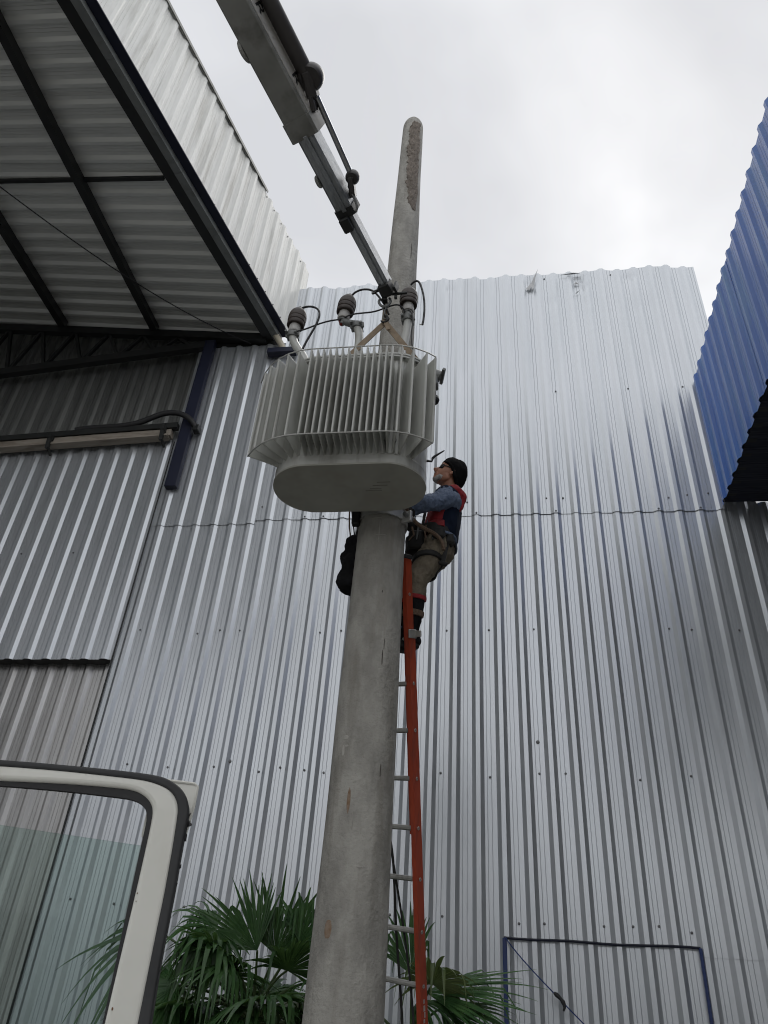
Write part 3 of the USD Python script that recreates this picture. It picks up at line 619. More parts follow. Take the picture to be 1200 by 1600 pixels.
# mounting clamp on the pole
br = Thing("pole_clamp", "pale steel clamp bolted round the pole just under the transformer", "clamp", (PX, PY, 4.60))
br.part("band", ring(4.585, .075, .012), "wire_steel", smooth=40)
ea = .95
br.part("ear", [obox(around(ea, 4.605, .035), around(ea, 4.61, .3) - around(ea, 4.61, 0), (.075, .025, .085), bev=.006)], "wire_steel")
e1 = around(ea, 4.605, .045); cr = unit(np.cross(e1 - V(PX, PY, 4.61), V(0, 0, 1)))
br.part("bolt", [cyl(e1 - cr * .045, e1 + cr * .045, .016, 8), cyl(e1 - cr * .03, e1 - cr * .02, .026, 6)], "fitting")
br.part("hook_plate", [bar((PX - .04, PY - .17, 4.655), (TX, TY + R - .02, 4.66), .3, .03)], "wire_steel")
br.part("strap", [obox(around(-1.2, 4.60, .03), (0, 0, 1), (.12, .05, .05), bev=.006)], "black_steel")

# ------------------------------------------------------------------ crane boom, sling, hook
TIP = V(-.7223, 3.6206, 6.2021); ST = V(-1.4562, 1.8271, 6.6893)
ax = unit(TIP - ST); bl = np.linalg.norm(TIP - ST)
_, sd, upv = frame(ax)                                      # side (to the right), up
crane = Thing("crane_boom", "dirty grey telescopic crane boom reaching down from the upper left", "crane", tuple(ST))
at = lambda t, s=0, h=0: ST + ax * (t * bl) + sd * s + upv * h    # centre of the bottom face
def boom(t0, t1, w, h, ch, h0=0.0):
    prof = [(-w / 2, ch), (-w / 2 + ch * .8, 0), (w / 2 - ch * .5, 0), (w / 2, ch * .5), (w / 2, h), (-w / 2, h)]
    v = [at(t0, a, b + h0) for a, b in prof] + [at(t1, a, b + h0) for a, b in prof]; n = len(prof)
    f = [(i, (i + 1) % n, (i + 1) % n + n) for i in range(n)] + [(i, (i + 1) % n + n, i + n) for i in range(n)]
    f += [(0, i + 1, i) for i in range(1, n - 1)] + [(n, n + i, n + i + 1) for i in range(1, n - 1)]
    t = trimesh.Trimesh(v, f, process=False); trimesh.repair.fix_normals(t); return t
T1, T2 = .405, .69
crane.part("outer_section", boom(-1.6, T1, .185, .21, .02), "boom_grey")
crane.part("outer_flank", [obox(at((-1.6 + T1) / 2, .0945, .115), ax, (bl * (T1 + 1.6) - .01, .004, .17), upv)], "boom_side")
crane.part("outer_collar", boom(T1 - .045, T1 + .018, .205, .23, .03, -.010), "boom_grey")
crane.part("middle_section", boom(T1 - .1, T2, .125, .15, .025, .004), "boom_steel")
crane.part("middle_collar", boom(T2 - .02, T2 + .01, .14, .165, .025, -.007), "black_steel")
crane.part("middle_collar", [obox(at(T2 + .03, -.02, -.01), ax, (.1, .07, .06), upv, .008)], "black_steel")
crane.part("inner_section", boom(T2 - .1, .975, .082, .10, .02, .008), "boom_steel")
crane.part("weld_lug", [lathe([(0, -.012), (.07, -.012), (.075, 0), (.07, .012), (0, .012)], at(.13, -.095, .06), sd, 18)], "boom_grey")
crane.part("weld_lug", [lathe([(0, -.01), (.04, -.01), (.045, 0), (.04, .01), (0, .01)], at(.56, -.066, .03), sd, 18)], "boom_grey")
for t in (.435,):
    crane.part("tip_ridge", [obox(at((T1 + T2) / 2, .01, -.006), ax, (bl * (T2 - T1) - .04, .03, .012), upv, .003)], "boom_steel")
crane.part("tip_ridge", [obox(at((T2 + .975) / 2, .005, -.005), ax, (bl * (.975 - T2) - .05, .02, .01), upv, .003)], "boom_steel")
crane.part("tip_head", [obox(at(.985, 0, .03), ax, (.10, .09, .11), upv, .012), obox(at(1.0, .06, .06), upv, (.10, .02, .05), ax, .004), obox(at(.985, -.07, .055), ax, (.02, .05, .02), upv, .003), lathe([(.012, -.006), (.024, -.006), (.024, .006), (.012, .006), (.012, -.006)], at(.985, -.1, .05), ax, 12)], "black_steel")
cy0, cy1 = at(-1.6, .150, .19), at(.275, .150, .165)
crane.part("cylinder_barrel", cyl(cy0, cy1, .052, 20), "dark_paint", smooth=40)
crane.part("cylinder_head", [lathe([(0, -.045), (.07, -.045), (.082, -.03), (.085, 0), (.082, .03), (.07, .045), (0, .045)], at(.285, .165, .165), upv, 22), bar(at(.26, .16, .16), at(.345, .13, .13), .07, .10, upv, .02), bar(at(.33, .13, .12), at(.375, .108, .10), .03, .08, upv, .008)], "dark_paint", smooth=35)
crane.part("piston_rod", cyl(at(.27, .155, .15), at(.60, .12, .13), .019, 14), "chrome", smooth=40)
crane.part("rod_eye", [lathe([(0, -.03), (.04, -.03), (.048, -.015), (.048, .015), (.04, .03), (0, .03)], at(.605, .122, .13), upv, 18), bar(at(.60, .115, .12), at(.66, .075, .09), .04, .06, upv, .008)], "dark_paint", smooth=35)
crane.part("hydraulic_pipe", tube(spline([at(.62, .08, .1), at(.66, .09, .06), at(.69, .085, .03), at(.7, .07, .02)], 10), .008, 7), "fitting")
# stencilled marks on the flank
def flank_text(txt, t, hgt, z):
    tm = meshkit.text_mesh(txt, hgt, .0015, True); c = tm.bounds.mean(0); tm.apply_translation(-c)
    T = np.eye(4); T[:3, 0], T[:3, 1], T[:3, 2], T[:3, 3] = ax, upv, sd, at(t, .0972, z); tm.apply_transform(T); return tm
crane.part("stencil_mark", flank_text("R", .055, .085, .115), "black_mark")
crane.part("stencil_mark", flank_text("R", .265, .085, .115), "black_mark")
hook = Thing("lifting_hook", "small black crane hook with chain hanging from the boom tip", "hook", tuple(at(1.0)))
hp = V(-.742, 3.66, 6.17)
hook.part("shackle", [tube(spline([hp + V(-.03, 0, .03), hp + V(-.035, 0, -.03), hp + V(0, 0, -.06), hp + V(.035, 0, -.03), hp + V(.03, 0, .03)], 14), .010, 8)], "fitting")
hook.part("latch_block", obox(hp + V(-.0, 0, .03), (0, 0, 1), (.07, .05, .04), bev=.006), "black_steel")
for i in range(3):
    c = hp + V(.004 * i, .01 * i, -.075 - .035 * i); o = V(0, .012, 0) if i % 2 else V(.012, 0, 0)
    hook.part("chain_link", tube([c + o * math.cos(a) + V(0, 0, .024) * math.sin(a) for a in np.linspace(0, 2 * pi, 13)], .005, 6, False), "fitting")
hook.part("hook_bill", tube(spline([hp + V(.01, .02, -.14), hp + V(.03, .02, -.17), hp + V(.01, .02, -.2), hp + V(-.02, .02, -.185)], 12), [.012] * 6 + [.010, .009, .008, .007, .006, .005], 8), "black_steel")
hook.part("side_pin", [bar(hp + V(.05, -.02, .05), hp + V(.16, -.02, .055), .018, .012), bar(hp + V(.08, -.02, .03), hp + V(.08, -.02, .0), .02, .02, (1, 0, 0))], "black_steel")
sl = Thing("webbing_sling", "beige webbing sling forming an inverted V over the transformer lid", "sling", (-.735, 3.75, 6.0))
apex = V(-.735, 3.70, 5.985)
def strap(p, q, w=.045, t=.006, twist=V(0, -1, 0)):
    d = unit(q - p); s = unit(np.cross(d, twist)); v = []
    for pt in (p, q):
        for a, b in ((-1, -1), (1, -1), (1, 1), (-1, 1)): v.append(pt + s * a * w / 2 + np.cross(s, d) * b * t / 2)
    f = [(0, 1, 5, 4), (1, 2, 6, 5), (2, 3, 7, 6), (3, 0, 4, 7), (0, 3, 2, 1), (4, 5, 6, 7)]
    tt = trimesh.Trimesh(v, [x for q in f for x in ((q[0], q[1], q[2]), (q[0], q[2], q[3]))], process=False); trimesh.repair.fix_normals(tt); return tt
sl.part("leg", strap(apex, V(-1.12, 3.70, ZL)), "sling")
sl.part("leg", strap(apex, V(-.42, 3.70, ZL + .02)), "sling")
sl.part("loop", [strap(apex + V(0, -.005, -.03), apex + V(-.005, -.01, .13), .03), strap(apex + V(0, -.01, .02), apex + V(.035, -.03, -.11), .03), obox(apex, (1, 0, 0), (.05, .03, .05), bev=.01)], "sling")

# ------------------------------------------------------------------ ladder
LB = V(-.469, 5.292, 2.084); LU = V(-.035, -.379, .925); RS = .285
rd = unit(V(-.87, .5, 0)); rd = unit(rd - LU * (rd @ LU)); ln = np.cross(LU, rd)      # rung direction, plane normal
ln = ln if ln[1] < 0 else -ln
lad = Thing("extension_ladder", "orange red fibreglass extension ladder leaning on the pole", "ladder", tuple(LB - LU * 2.25))
W_ = .40
def rail_at(off, s0, s1, dn, sgn):                        # C channel: web outward
    c = [LB + LU * s + rd * off + ln * dn for s in (s0, s1)]
    wv = -rd * sgn
    web = bar(c[0] + wv * .002, c[1] + wv * .002, .005, .070, ln)
    f1 = bar(c[0] - wv * .013 + ln * .0325, c[1] - wv * .013 + ln * .0325, .026, .005, ln)
    f2 = bar(c[0] - wv * .013 - ln * .0325, c[1] - wv * .013 - ln * .0325, .026, .005, ln)
    return [web, f1, f2]
S_TOP, S_SPL = 2.53, 2.02
lad.part("rail", rail_at(0, -2.25, S_SPL, 0, 1), "ladder")
lad.part("rail", rail_at(W_, -2.25, S_SPL, 0, -1), "ladder")
lad.part("fly_rail", rail_at(.03, S_SPL - 1.2, S_TOP, -.03, 1), "ladder")
lad.part("fly_rail", rail_at(W_ - .03, S_SPL - 1.2, S_TOP, -.03, -1), "ladder")
for k in range(-7, 10):
    s = RS * k
    if s < -2.2 or s > S_TOP - .1: continue
    dn = 0 if s < S_SPL - .05 else -.03
    c = LB + LU * s + ln * dn
    fl = 0 if dn == 0 else .03
    rp = lad.part("rung", [cyl(c + rd * (fl - .003), c + rd * (W_ - fl + .003), .0155, 12), bar(c + rd * (.02 + fl), c + rd * (W_ - .02 - fl), .034, .012, LU)], "rung", smooth=35)
    lad.part("rung_end", [lathe([(.005, 0), (.010, 0), (.0115, .002), (.010, .004), (.006, .004), (.005, -.002)], c + rd * (fl - .004), -rd, 14)], "rung", parent=rp)
c = LB + LU * S_SPL
lad.part("fly_bracket", [obox(c - rd * .008 + LU * .0, LU, (.055, .012, .085), ln, .003), obox(c - rd * .03 - ln * .03, LU, (.04, .05, .012), ln, .003)], "rung")
lad.part("fly_bracket", [obox(c + rd * (W_ + .008), LU, (.055, .012, .085), ln, .003)], "rung")
lad.part("end_cap", [obox(LB + LU * (S_TOP + .0) + rd * .03 - ln * .03, LU, (.03, .03, .08), ln, .006)], "black_rubber")
lad.part("end_cap", [obox(LB + LU * (S_TOP + .0) + rd * (W_ - .03) - ln * .03, LU, (.03, .03, .08), ln, .006)], "black_rubber")
# worn white print on the lower rail, too rubbed to read
wp = []
r2 = random.Random(3)
s = -.42
while s < -.06:
    h = r2.uniform(.012, .03)
    c = LB + LU * s - rd * .0052 + ln * r2.uniform(-.004, .006)
    wp.append(obox(c, LU, (h, .0012, r2.uniform(.010, .022)), ln)); s += h + r2.uniform(.004, .012)
lad.part("worn_print", wp, "white_mark")
for off in (0, W_):
    lad.part("foot", obox(LB - LU * 2.25 + rd * off, LU, (.07, .05, .11), ln, .01), "black_rubber")

# ------------------------------------------------------------------ bag and ropes behind the pole
bag = Thing("tool_bag", "black cloth tool bag hanging behind the pole under the transformer", "bag", (-.95, 4.3, 4.3))
prof = [(.0, 0), (.075, .004), (.10, .02), (.108, .05), (.108, .09), (.100, .12), (.108, .15), (.110, .22), (.104, .27), (.092, .30), (.095, .33), (.088, .38), (.07, .41), (.04, .425), (.02, .43), (0, .43)]
bm = lathe([(r * .84, h) for r, h in prof], (-.925, 4.35, 4.165), (.03, 0, 1), 26); bm = bm.subdivide()
vv = bm.vertices.copy(); nn = (meshkit.fbm(vv * V(16, 16, 12), 3, 4) - .5)[:, None]; c0 = V(-.93, 4.35, 0); dirn = (vv - c0) * V(1, 1, 0); bm.vertices = vv + dirn * nn * .8
bag.part("body", bm, "dark_cloth", smooth=60)
bag.part("handle", [strap(V(-.915, 4.31, 4.58), V(-.865, 4.27, 4.80), .018, .008)], "webbing")
for P in ([(-.955, 4.32, 4.56), (-.972, 4.3, 4.68), (-.978, 4.3, 4.80)], [(-.93, 4.31, 4.58), (-.95, 4.3, 4.70), (-.972, 4.29, 4.82)]):
    bag.part("cord", tube(spline(P, 10), .005, 6), "rope" if P[0][0] < -.95 else "webbing")
dr = Thing("hanging_rope", "dark rope falling behind the pole towards the palms", "rope", (-.9, 4.4, 0))
dr.part("line", tube(spline([(-.915, 4.32, 4.2), (-.91, 4.4, 3.9), (-.86, 4.6, 3.4), (-.78, 4.95, 3.1), (-.69, 5.2, 2.85), (-.66, 5.35, 2.5), (-.62, 5.45, 2.1), (-.6, 5.5, 1.4)], 40), .008, 7), "webbing")
dr.part("line", tube(spline([(-.72, 5.1, 3.0), (-.66, 5.2, 2.7), (-.58, 5.3, 2.3), (-.52, 5.35, 1.9)], 20), .007, 7), "webbing")

# ------------------------------------------------------------------ worker on the ladder
MF = manifold3d.Manifold
def ball(p, r, seg=20): return MF.sphere(float(r), seg).translate([float(x) for x in p])
def chain(pts):                                           # [(point, radius), ...] joined by hulls
    b = [ball(p, r) for p, r in pts]
    return MF.batch_boolean([MF.batch_hull([b[i], b[i + 1]]) for i in range(len(b) - 1)], manifold3d.OpType.Add) if len(b) > 1 else b[0]
def union(ms): return MF.batch_boolean(list(ms), manifold3d.OpType.Add)
def smoothed(m, edge=.012, it=10, wrinkle=0.0, freq=30, seed=1):
    m = m.refine_to_length(edge); me = m.to_mesh(); t = trimesh.Trimesh(me.vert_properties[:, :3], me.tri_verts, process=True)
    trimesh.smoothing.filter_taubin(t, iterations=it)
    if wrinkle:
        n = t.vertex_normals; q = t.vertices * V(freq, freq, freq * .55)
        q = q + 1.3 * np.stack([meshkit.noise(t.vertices * 14 + 9 * k, seed + k) for k in range(3)], -1)
        t.vertices = t.vertices + n * ((np.abs(meshkit.fbm(q, 3, seed) - .5) * 2 - .35) * wrinkle)[:, None]
    return t
worker = Thing("person", "person in black knit cap and red and navy vest working high on the ladder", "person", (-.55, 4.66, 3.9))
J = dict(head=V(-.328, 4.615, 5.312), neck=V(-.312, 4.64, 5.19), chest=V(-.343, 4.655, 5.03), waist=V(-.375, 4.67, 4.83), hip=V(-.41, 4.675, 4.70),
         ls=V(-.325, 4.50, 5.000), le=V(-.455, 4.37, 4.88), lw=V(-.60, 4.40, 4.83), rs=V(-.38, 4.79, 5.03), re=V(-.52, 4.72, 4.87), rw=V(-.60, 4.56, 4.84),
         lh=V(-.408, 4.60, 4.66), lk=V(-.520, 4.555, 4.375), la=V(-.560, 4.645, 4.03), rh=V(-.43, 4.74, 4.67), rk=V(-.60, 4.70, 4.40), ra=V(-.592, 4.70, 4.02))
F = unit(V(-.82, -.36, .42)); U_ = unit(V(.42, .05, .9)); U_ = unit(U_ - F * (F @ U_)); L_ = np.cross(U_, F)     # face forward, up, left
hd = J["head"]
hp_ = lambda f, l, u: hd + F * f + L_ * l + U_ * u
torso_skin = [chain([(J["chest"] + V(0, -.075, .01), .085), (J["waist"] + V(0, -.05, 0), .085)]), chain([(J["chest"] + V(0, .075, .01), .085), (J["waist"] + V(0, .05, 0), .085)]),
              MF.batch_hull([ball(J["chest"] + V(0, -.09, .02), .075), ball(J["chest"] + V(0, .09, .02), .075), ball(J["waist"], .09)]),
              MF.batch_hull([ball(J["waist"] + V(0, -.06, 0), .08), ball(J["waist"] + V(0, .06, 0), .08), ball(J["lh"] + V(0, 0, .02), .085), ball(J["rh"] + V(0, 0, .02), .085)])]
head_m = [MF.batch_hull([ball(hp_(.005, 0, .03), .082), ball(hp_(-.025, 0, .025), .082), ball(hp_(.03, 0, -.02), .064)]),
          MF.batch_hull([ball(hp_(.03, 0, -.02), .062), ball(hp_(.062, 0, -.078), .030), ball(hp_(.0, -.04, -.055), .028), ball(hp_(.0, .04, -.055), .028)]),
          chain([(hp_(.078, 0, .028), .010), (hp_(.095, 0, .0), .012), (hp_(.108, 0, -.014), .0145), (hp_(.094, 0, -.026), .012)]),
          chain([(hp_(.09, -.016, -.020), .009), (hp_(.09, .016, -.020), .009)]),
          chain([(hp_(.083, -.02, -.05), .009), (hp_(.089, 0, -.049), .010), (hp_(.083, .02, -.05), .009)]),
          chain([(hp_(.080, -.017, -.063), .010), (hp_(.086, 0, -.063), .010), (hp_(.080, .017, -.063), .010)]),
          chain([(hp_(.075, -.042, .038), .012), (hp_(.082, 0, .04), .013), (hp_(.075, .042, .038), .012)]),
          chain([(hp_(-.012, .078, .01), .012), (hp_(-.018, .084, -.012), .014), (hp_(-.008, .08, -.032), .009)]),
          chain([(hp_(-.012, -.078, .01), .012), (hp_(-.018, -.084, -.012), .014), (hp_(-.008, -.08, -.032), .009)]),
          chain([(hp_(-.02, 0, -.03), .058), (J["neck"], .056), (J["chest"] + V(0, 0, .08), .065)])]
def hand(w, d, palm_n, sgn):                              # gloved hand curled round a strap: palm, four fingers, thumb
    d = unit(d); n = unit(palm_n - d * (palm_n @ d)); s = np.cross(d, n) * sgn; ms = []
    ms.append(MF.batch_hull([ball(w, .026), ball(w + d * .07 + s * .03, .015), ball(w + d * .075 - s * .03, .015), ball(w + d * .03 + s * .03, .016)]))
    for i, (o, L) in enumerate(((.030, .026), (.011, .030), (-.010, .028), (-.030, .022))):
        a = w + d * .078 + s * o; b = a + d * L + n * .008; c = b + d * L * .3 + n * L * .8; e = c - d * L * .35 + n * L * .55
        ms.append(chain([(a, .0105), (b, .0098), (c, .009), (e, .008)]))
    a = w + d * .022 + s * .032; b = a + d * .026 + s * .02 + n * .014; c = b + d * .02 + n * .022
    ms.append(chain([(a, .014), (b, .0115), (c, .0095)])); return ms
arm = lambda s, e, w, k=1.0: chain([(J[s], .056 * k), ((J[s] + J[e]) / 2, .050 * k), (J[e], .042 * k), ((J[e] * .6 + J[w] * .4), .042 * k), (J[w], .030 * k)])
leg = lambda h, k_, a, k=1.0: chain([(J[h], .090 * k), ((J[h] + J[k_]) / 2, .080 * k), (J[k_], .058 * k), (J[k_] * .65 + J[a] * .35, .058 * k), (J[a], .042 * k)])
lh_m, rh_m = hand(J["lw"], V(-.8, .35, .25), V(0, .7, .5), 1), hand(J["rw"], V(-.7, -.5, .3), V(0, .2, .9), -1)
FD = unit(V(-.86, -.42, 0))
feet = lambda a, g: [MF.batch_hull([ball(J[a] + V(0, 0, -.02), .042 + g), ball(J[a] + V(.03, .015, -.062), .032 + g), ball(J[a] + FD * .09 + V(0, 0, -.066), .030 + g), ball(J[a] + FD * .15 + V(0, 0, -.07), .024 + g)])]
body = union(torso_skin + head_m + [arm("ls", "le", "lw"), arm("rs", "re", "rw"), leg("lh", "lk", "la"), leg("rh", "rk", "ra")] + lh_m + rh_m + feet("la", 0) + feet("ra", 0))
worker.part("body", smoothed(body, .011, 6), "skin", smooth=True)
# clothes follow the body
grow = 1.0
chs, wst = J["chest"], J["waist"]
jacket = union([MF.batch_hull([ball(chs + V(.0, -.10, .03), .092), ball(chs + V(0, .10, .03), .092), ball(wst + V(0, -.06, -.02), .105), ball(wst + V(0, .06, -.02), .105)]),
                chain([(J["ls"] + V(.02, .06, .02), .085), (J["ls"], .076), ((J["ls"] + J["le"]) / 2 + V(0, 0, -.004), .070), (J["le"] + V(.0, -.008, -.006), .062), (J["le"] * .55 + J["lw"] * .45, .056), (J["lw"] * .85 + J["le"] * .15, .046)]),
                chain([(J["rs"], .076), ((J["rs"] + J["re"]) / 2, .068), (J["re"], .060), (J["re"] * .15 + J["rw"] * .85, .046)])])
worker.part("sleeves", smoothed(jacket, .009, 8, .020, 30, 3), "denim", smooth=True)
vest_m = MF.batch_hull([ball(chs + V(.005, -.085, .035), .100), ball(chs + V(.01, .10, .035), .102), ball(wst + V(.004, -.055, -.03), .114), ball(wst + V(.004, .06, -.03), .114)])
vest_m = vest_m - chain([(J["ls"] + V(-.02, -.06, .03), .075), (J["ls"] + V(-.02, -.06, -.05), .07)])
vest = worker.part("vest", smoothed(vest_m, .012, 8, .007, 24, 6), "navy_cloth", smooth=True)
fr = lambda c, a, b, z: c + V(-.097, -.055, 0) * a + V(.055, -.097, 0) / .11 * b * .11 + V(0, 0, z)     # point on the front / left of the trunk
panel = MF.batch_hull([ball(chs + V(-.025, -.130, -.03), .064), ball(chs + V(-.068, .01, .0), .065), ball(wst + V(-.015, -.122, .03), .066), ball(wst + V(-.066, .01, .02), .074)])
worker.part("front_panel", smoothed(panel, .012, 6, .006, 24, 7), "red_cloth", smooth=True, parent=vest)
hem = MF.batch_hull([ball(wst + V(-.005, -.085, -.035), .112), ball(wst + V(-.02, .05, -.035), .112)])
hem = hem.trim_by_plane([0, 0, 1], float(wst[2] - .062)).trim_by_plane([0, 0, -1], float(-(wst[2] - .012)))
hem = hem.trim_by_plane([-1, 0, 0], float(-(wst[0] + .035)))
worker.part("hem_band", smoothed(hem, .012, 5, .004, 24, 8), "red_cloth", smooth=True, parent=vest)
stripe = MF.batch_hull([ball(wst + V(.006, -.066, -.10), .108), ball(wst + V(.006, .06, -.10), .108)]).trim_by_plane([0, 0, 1], float(wst[2] - .112)).trim_by_plane([0, 0, -1], float(-(wst[2] - .092)))
worker.part("grey_stripe", smoothed(stripe, .012, 3), "denim", smooth=40, parent=vest)
nk = J["neck"]
hoodm = union([chain([(nk + V(-.085, -.035, -.055), .026), (nk + V(-.03, -.088, -.062), .034), (nk + V(.03, -.085, -.07), .050), (nk + V(.065, -.025, -.085), .058), (nk + V(.055, .07, -.07), .046), (nk + V(-.02, .09, -.06), .034), (nk + V(-.085, .03, -.055), .026)]),
               chain([(nk + V(.065, -.02, -.10), .05), (nk + V(.062, -.025, -.17), .038), (nk + V(.052, -.04, -.215), .02)])])
worker.part("hood", smoothed(hoodm, .011, 9, .009, 26, 9), "red_cloth", smooth=True, parent=vest)
worker.part("neck_gaiter", smoothed(chain([(nk + V(-.05, -.055, -.045), .024), (nk + V(-.075, -.02, -.05), .024), (nk + V(-.075, .03, -.05), .024)]), .01, 4), "dark_cloth", smooth=True)
hipm = MF.batch_hull([ball(J["lh"] + V(0, -.005, 0), .108), ball(J["rh"] + V(0, .01, 0), .108), ball(wst + V(0, -.05, -.09), .10), ball(wst + V(0, .05, -.09), .10), ball(J["hip"] + V(.025, 0, -.03), .105)])
trousers = union([hipm, chain([(J["lh"], .108), ((J["lh"] + J["lk"]) / 2 + V(.004, 0, .0), .094), (J["lk"], .076), (J["lk"] * .6 + J["la"] * .4, .072)]),
                  chain([(J["rh"], .105), ((J["rh"] + J["rk"]) / 2, .090), (J["rk"], .074), (J["rk"] * .6 + J["ra"] * .4, .070)])])
worker.part("trousers", smoothed(trousers, .010, 8, .022, 24, 12), "khaki", smooth=True)
low = lambda k_, a: chain([(J[k_] * .62 + J[a] * .38, .071), (J[k_] * .3 + J[a] * .7, .066), (J[a] + V(0, 0, .02), .058)])
worker.part("gaiter", smoothed(low("lk", "la"), .012, 6, .008, 30, 14), "dark_cloth", smooth=True)
worker.part("gaiter", smoothed(low("rk", "ra"), .012, 6, .008, 30, 15), "dark_cloth", smooth=True)
def legband(k_, a, t, r, h):
    c = J[k_] * (1 - t) + J[a] * t; d = unit(J[a] - J[k_]); return lathe([(r - .012, -h), (r, -h * .8), (r + .002, 0), (r, h * .8), (r - .012, h)], c, d, 26)
worker.part("red_strap", legband("lk", "la", .36, .077, .016), "red_cloth", smooth=60)
worker.part("brown_strap", legband("lk", "la", .66, .072, .022), "rope", smooth=60)
worker.part("red_strap", legband("rk", "ra", .36, .075, .014), "red_cloth", smooth=60)
worker.part("pale_strap", legband("ra", "rk", .12, .064, .01), "denim", smooth=60)
for a in ("la", "ra"):
    bt = worker.part("boot", smoothed(union(feet(a, .010) + [chain([(J[a] + V(0, 0, -.01), .056), (J[a] + V(0, 0, .05), .055)])]), .011, 5), "dark_cloth", smooth=True)
    worker.part("sole", smoothed(MF.batch_hull([ball(J[a] + V(.03, .015, -.095), .03), ball(J[a] + FD * .15 + V(0, 0, -.092), .026), ball(J[a] + FD * .06 + V(0, 0, -.094), .034)]).scale([1, 1, 1]).trim_by_plane([0, 0, 1], float(J[a][2] - .112)).trim_by_plane([0, 0, -1], float(-(J[a][2] - .088))), .015, 2), "black_rubber", smooth=30, parent=bt)
for wn, hm, dd in (("lw", hand(J["lw"], V(-.8, .35, .25), V(0, .7, .5), 1), V(-.8, .35, .25)), ("rw", hand(J["rw"], V(-.7, -.5, .3), V(0, .2, .9), -1), V(-.7, -.5, .3))):
    g_ = union(hm + [chain([(J[wn] - unit(dd) * .03, .042), (J[wn] + unit(dd) * .02, .034)])]); me = smoothed(g_, .006, 4)
    me.vertices = me.vertices + me.vertex_normals * .004
    worker.part("glove", me, "webbing", smooth=True)
# cap, glasses, beard
cap = MF.batch_hull([ball(hp_(.002, 0, .045), .094), ball(hp_(-.035, 0, .04), .096), ball(hp_(-.05, 0, -.005), .088), ball(hp_(-.03, 0, .10), .07), ball(hp_(.02, 0, .085), .072)])
nrm = unit(U_ * .82 + F * -.57); cut = hp_(.088, 0, .062)
cap = cap.trim_by_plane([float(x) for x in nrm], float(nrm @ cut))
worker.part("knit_cap", smoothed(cap, .010, 5, .006, 40, 20), "knit", smooth=True)
def along(base, k): return base
bands = []
c0 = hp_(-.02, 0, .035) + nrm * 0
worker.part("cap_brim", smoothed(union([chain([(hp_(.080, -.03, .068), .010), (hp_(.084, 0, .070), .010), (hp_(.080, .03, .068), .010), (hp_(.055, .072, .048), .011), (hp_(.01, .090, .022), .011), (hp_(-.045, .085, -.038), .014), (hp_(-.10, .04, -.072), .014), (hp_(-.11, 0, -.078), .014), (hp_(-.10, -.04, -.072), .014), (hp_(-.045, -.085, -.038), .014), (hp_(.01, -.090, .022), .011), (hp_(.055, -.072, .048), .011), (hp_(.080, -.03, .068), .010)])]), .009, 3), "knit", smooth=True)
gl = worker.part("spectacles", [smoothed(MF.batch_hull([ball(hp_(.085, s * .014, .022), .009), ball(hp_(.074, s * .054, .02), .010), ball(hp_(.083, s * .018, .002), .009), ball(hp_(.071, s * .050, -.002), .010)]), .006, 3) for s in (-1, 1)] + [tube([hp_(.072, s * .058, .016), hp_(.03, s * .080, .014), hp_(-.02, s * .086, .012)], .004, 6) for s in (-1, 1)] + [tube([hp_(.09, -.012, .014), hp_(.098, 0, .016), hp_(.09, .012, .014)], .003, 6)], "lens", smooth=60)
bd = union([MF.batch_hull([ball(hp_(.064, 0, -.086), .027), ball(hp_(.045, -.030, -.074), .023), ball(hp_(.045, .030, -.074), .023), ball(hp_(.066, 0, -.074), .022)]),
            MF.batch_hull([ball(hp_(.05, .028, -.066), .020), ball(hp_(.02, .045, -.060), .012), ball(hp_(.02, .03, -.075), .012)]), MF.batch_hull([ball(hp_(.05, -.028, -.066), .020), ball(hp_(.02, -.045, -.060), .012), ball(hp_(.02, -.03, -.075), .012)]),
            chain([(hp_(.076, .020, -.042), .009), (hp_(.086, 0, -.036), .009), (hp_(.076, -.020, -.042), .009)])])
worker.part("beard", smoothed(bd, .006, 5, .003, 90, 30), "beard", smooth=True)
# fall harness, belt, pouches
def belt(c, rx, ry, h, t, tilt=V(0, 0, 0), n=40):
    v, f = [], []
    for k in range(n):
        a = 2 * pi * k / n; o = V(math.cos(a), math.sin(a), 0)
        for dr, dz in ((0, -h), (t, -h), (t, h), (0, h)): v.append(c + V(o[0] * (rx + dr), o[1] * (ry + dr), dz) + tilt * o[0])
    for k in range(n):
        for j in range(4):
            p, q = k * 4 + j, k * 4 + (j + 1) % 4; r_, s_ = ((k + 1) % n) * 4 + j, ((k + 1) % n) * 4 + (j + 1) % 4
            f += [(p, q, s_), (p, s_, r_)]
    return trimesh.Trimesh(np.array(v), f, process=False)
hb = worker.part("harness_belt", belt(J["hip"] + V(0, .0, .055), .128, .185, .036, .014, V(0, 0, -.02)), "webbing", smooth=50)
for hn, kn in (("lh", "lk"), ("rh", "rk")):
    c = J[hn] * .55 + J[kn] * .45; d = unit(J[kn] - J[hn] + V(.12, 0, 0))
    worker.part("leg_loop", lathe([(.094, -.022), (.108, -.018), (.108, .018), (.094, .022)], c, d, 28), "webbing", smooth=60, parent=hb)
worker.part("hanging_strap", [strap(J["lh"] + V(.09, -.05, .04), J["lh"] + V(.055, -.055, -.16), .03, .012), obox(J["lh"] + V(.06, -.06, -.17), (.9, 0, -.3), (.06, .03, .025), bev=.006)], "webbing", parent=hb)
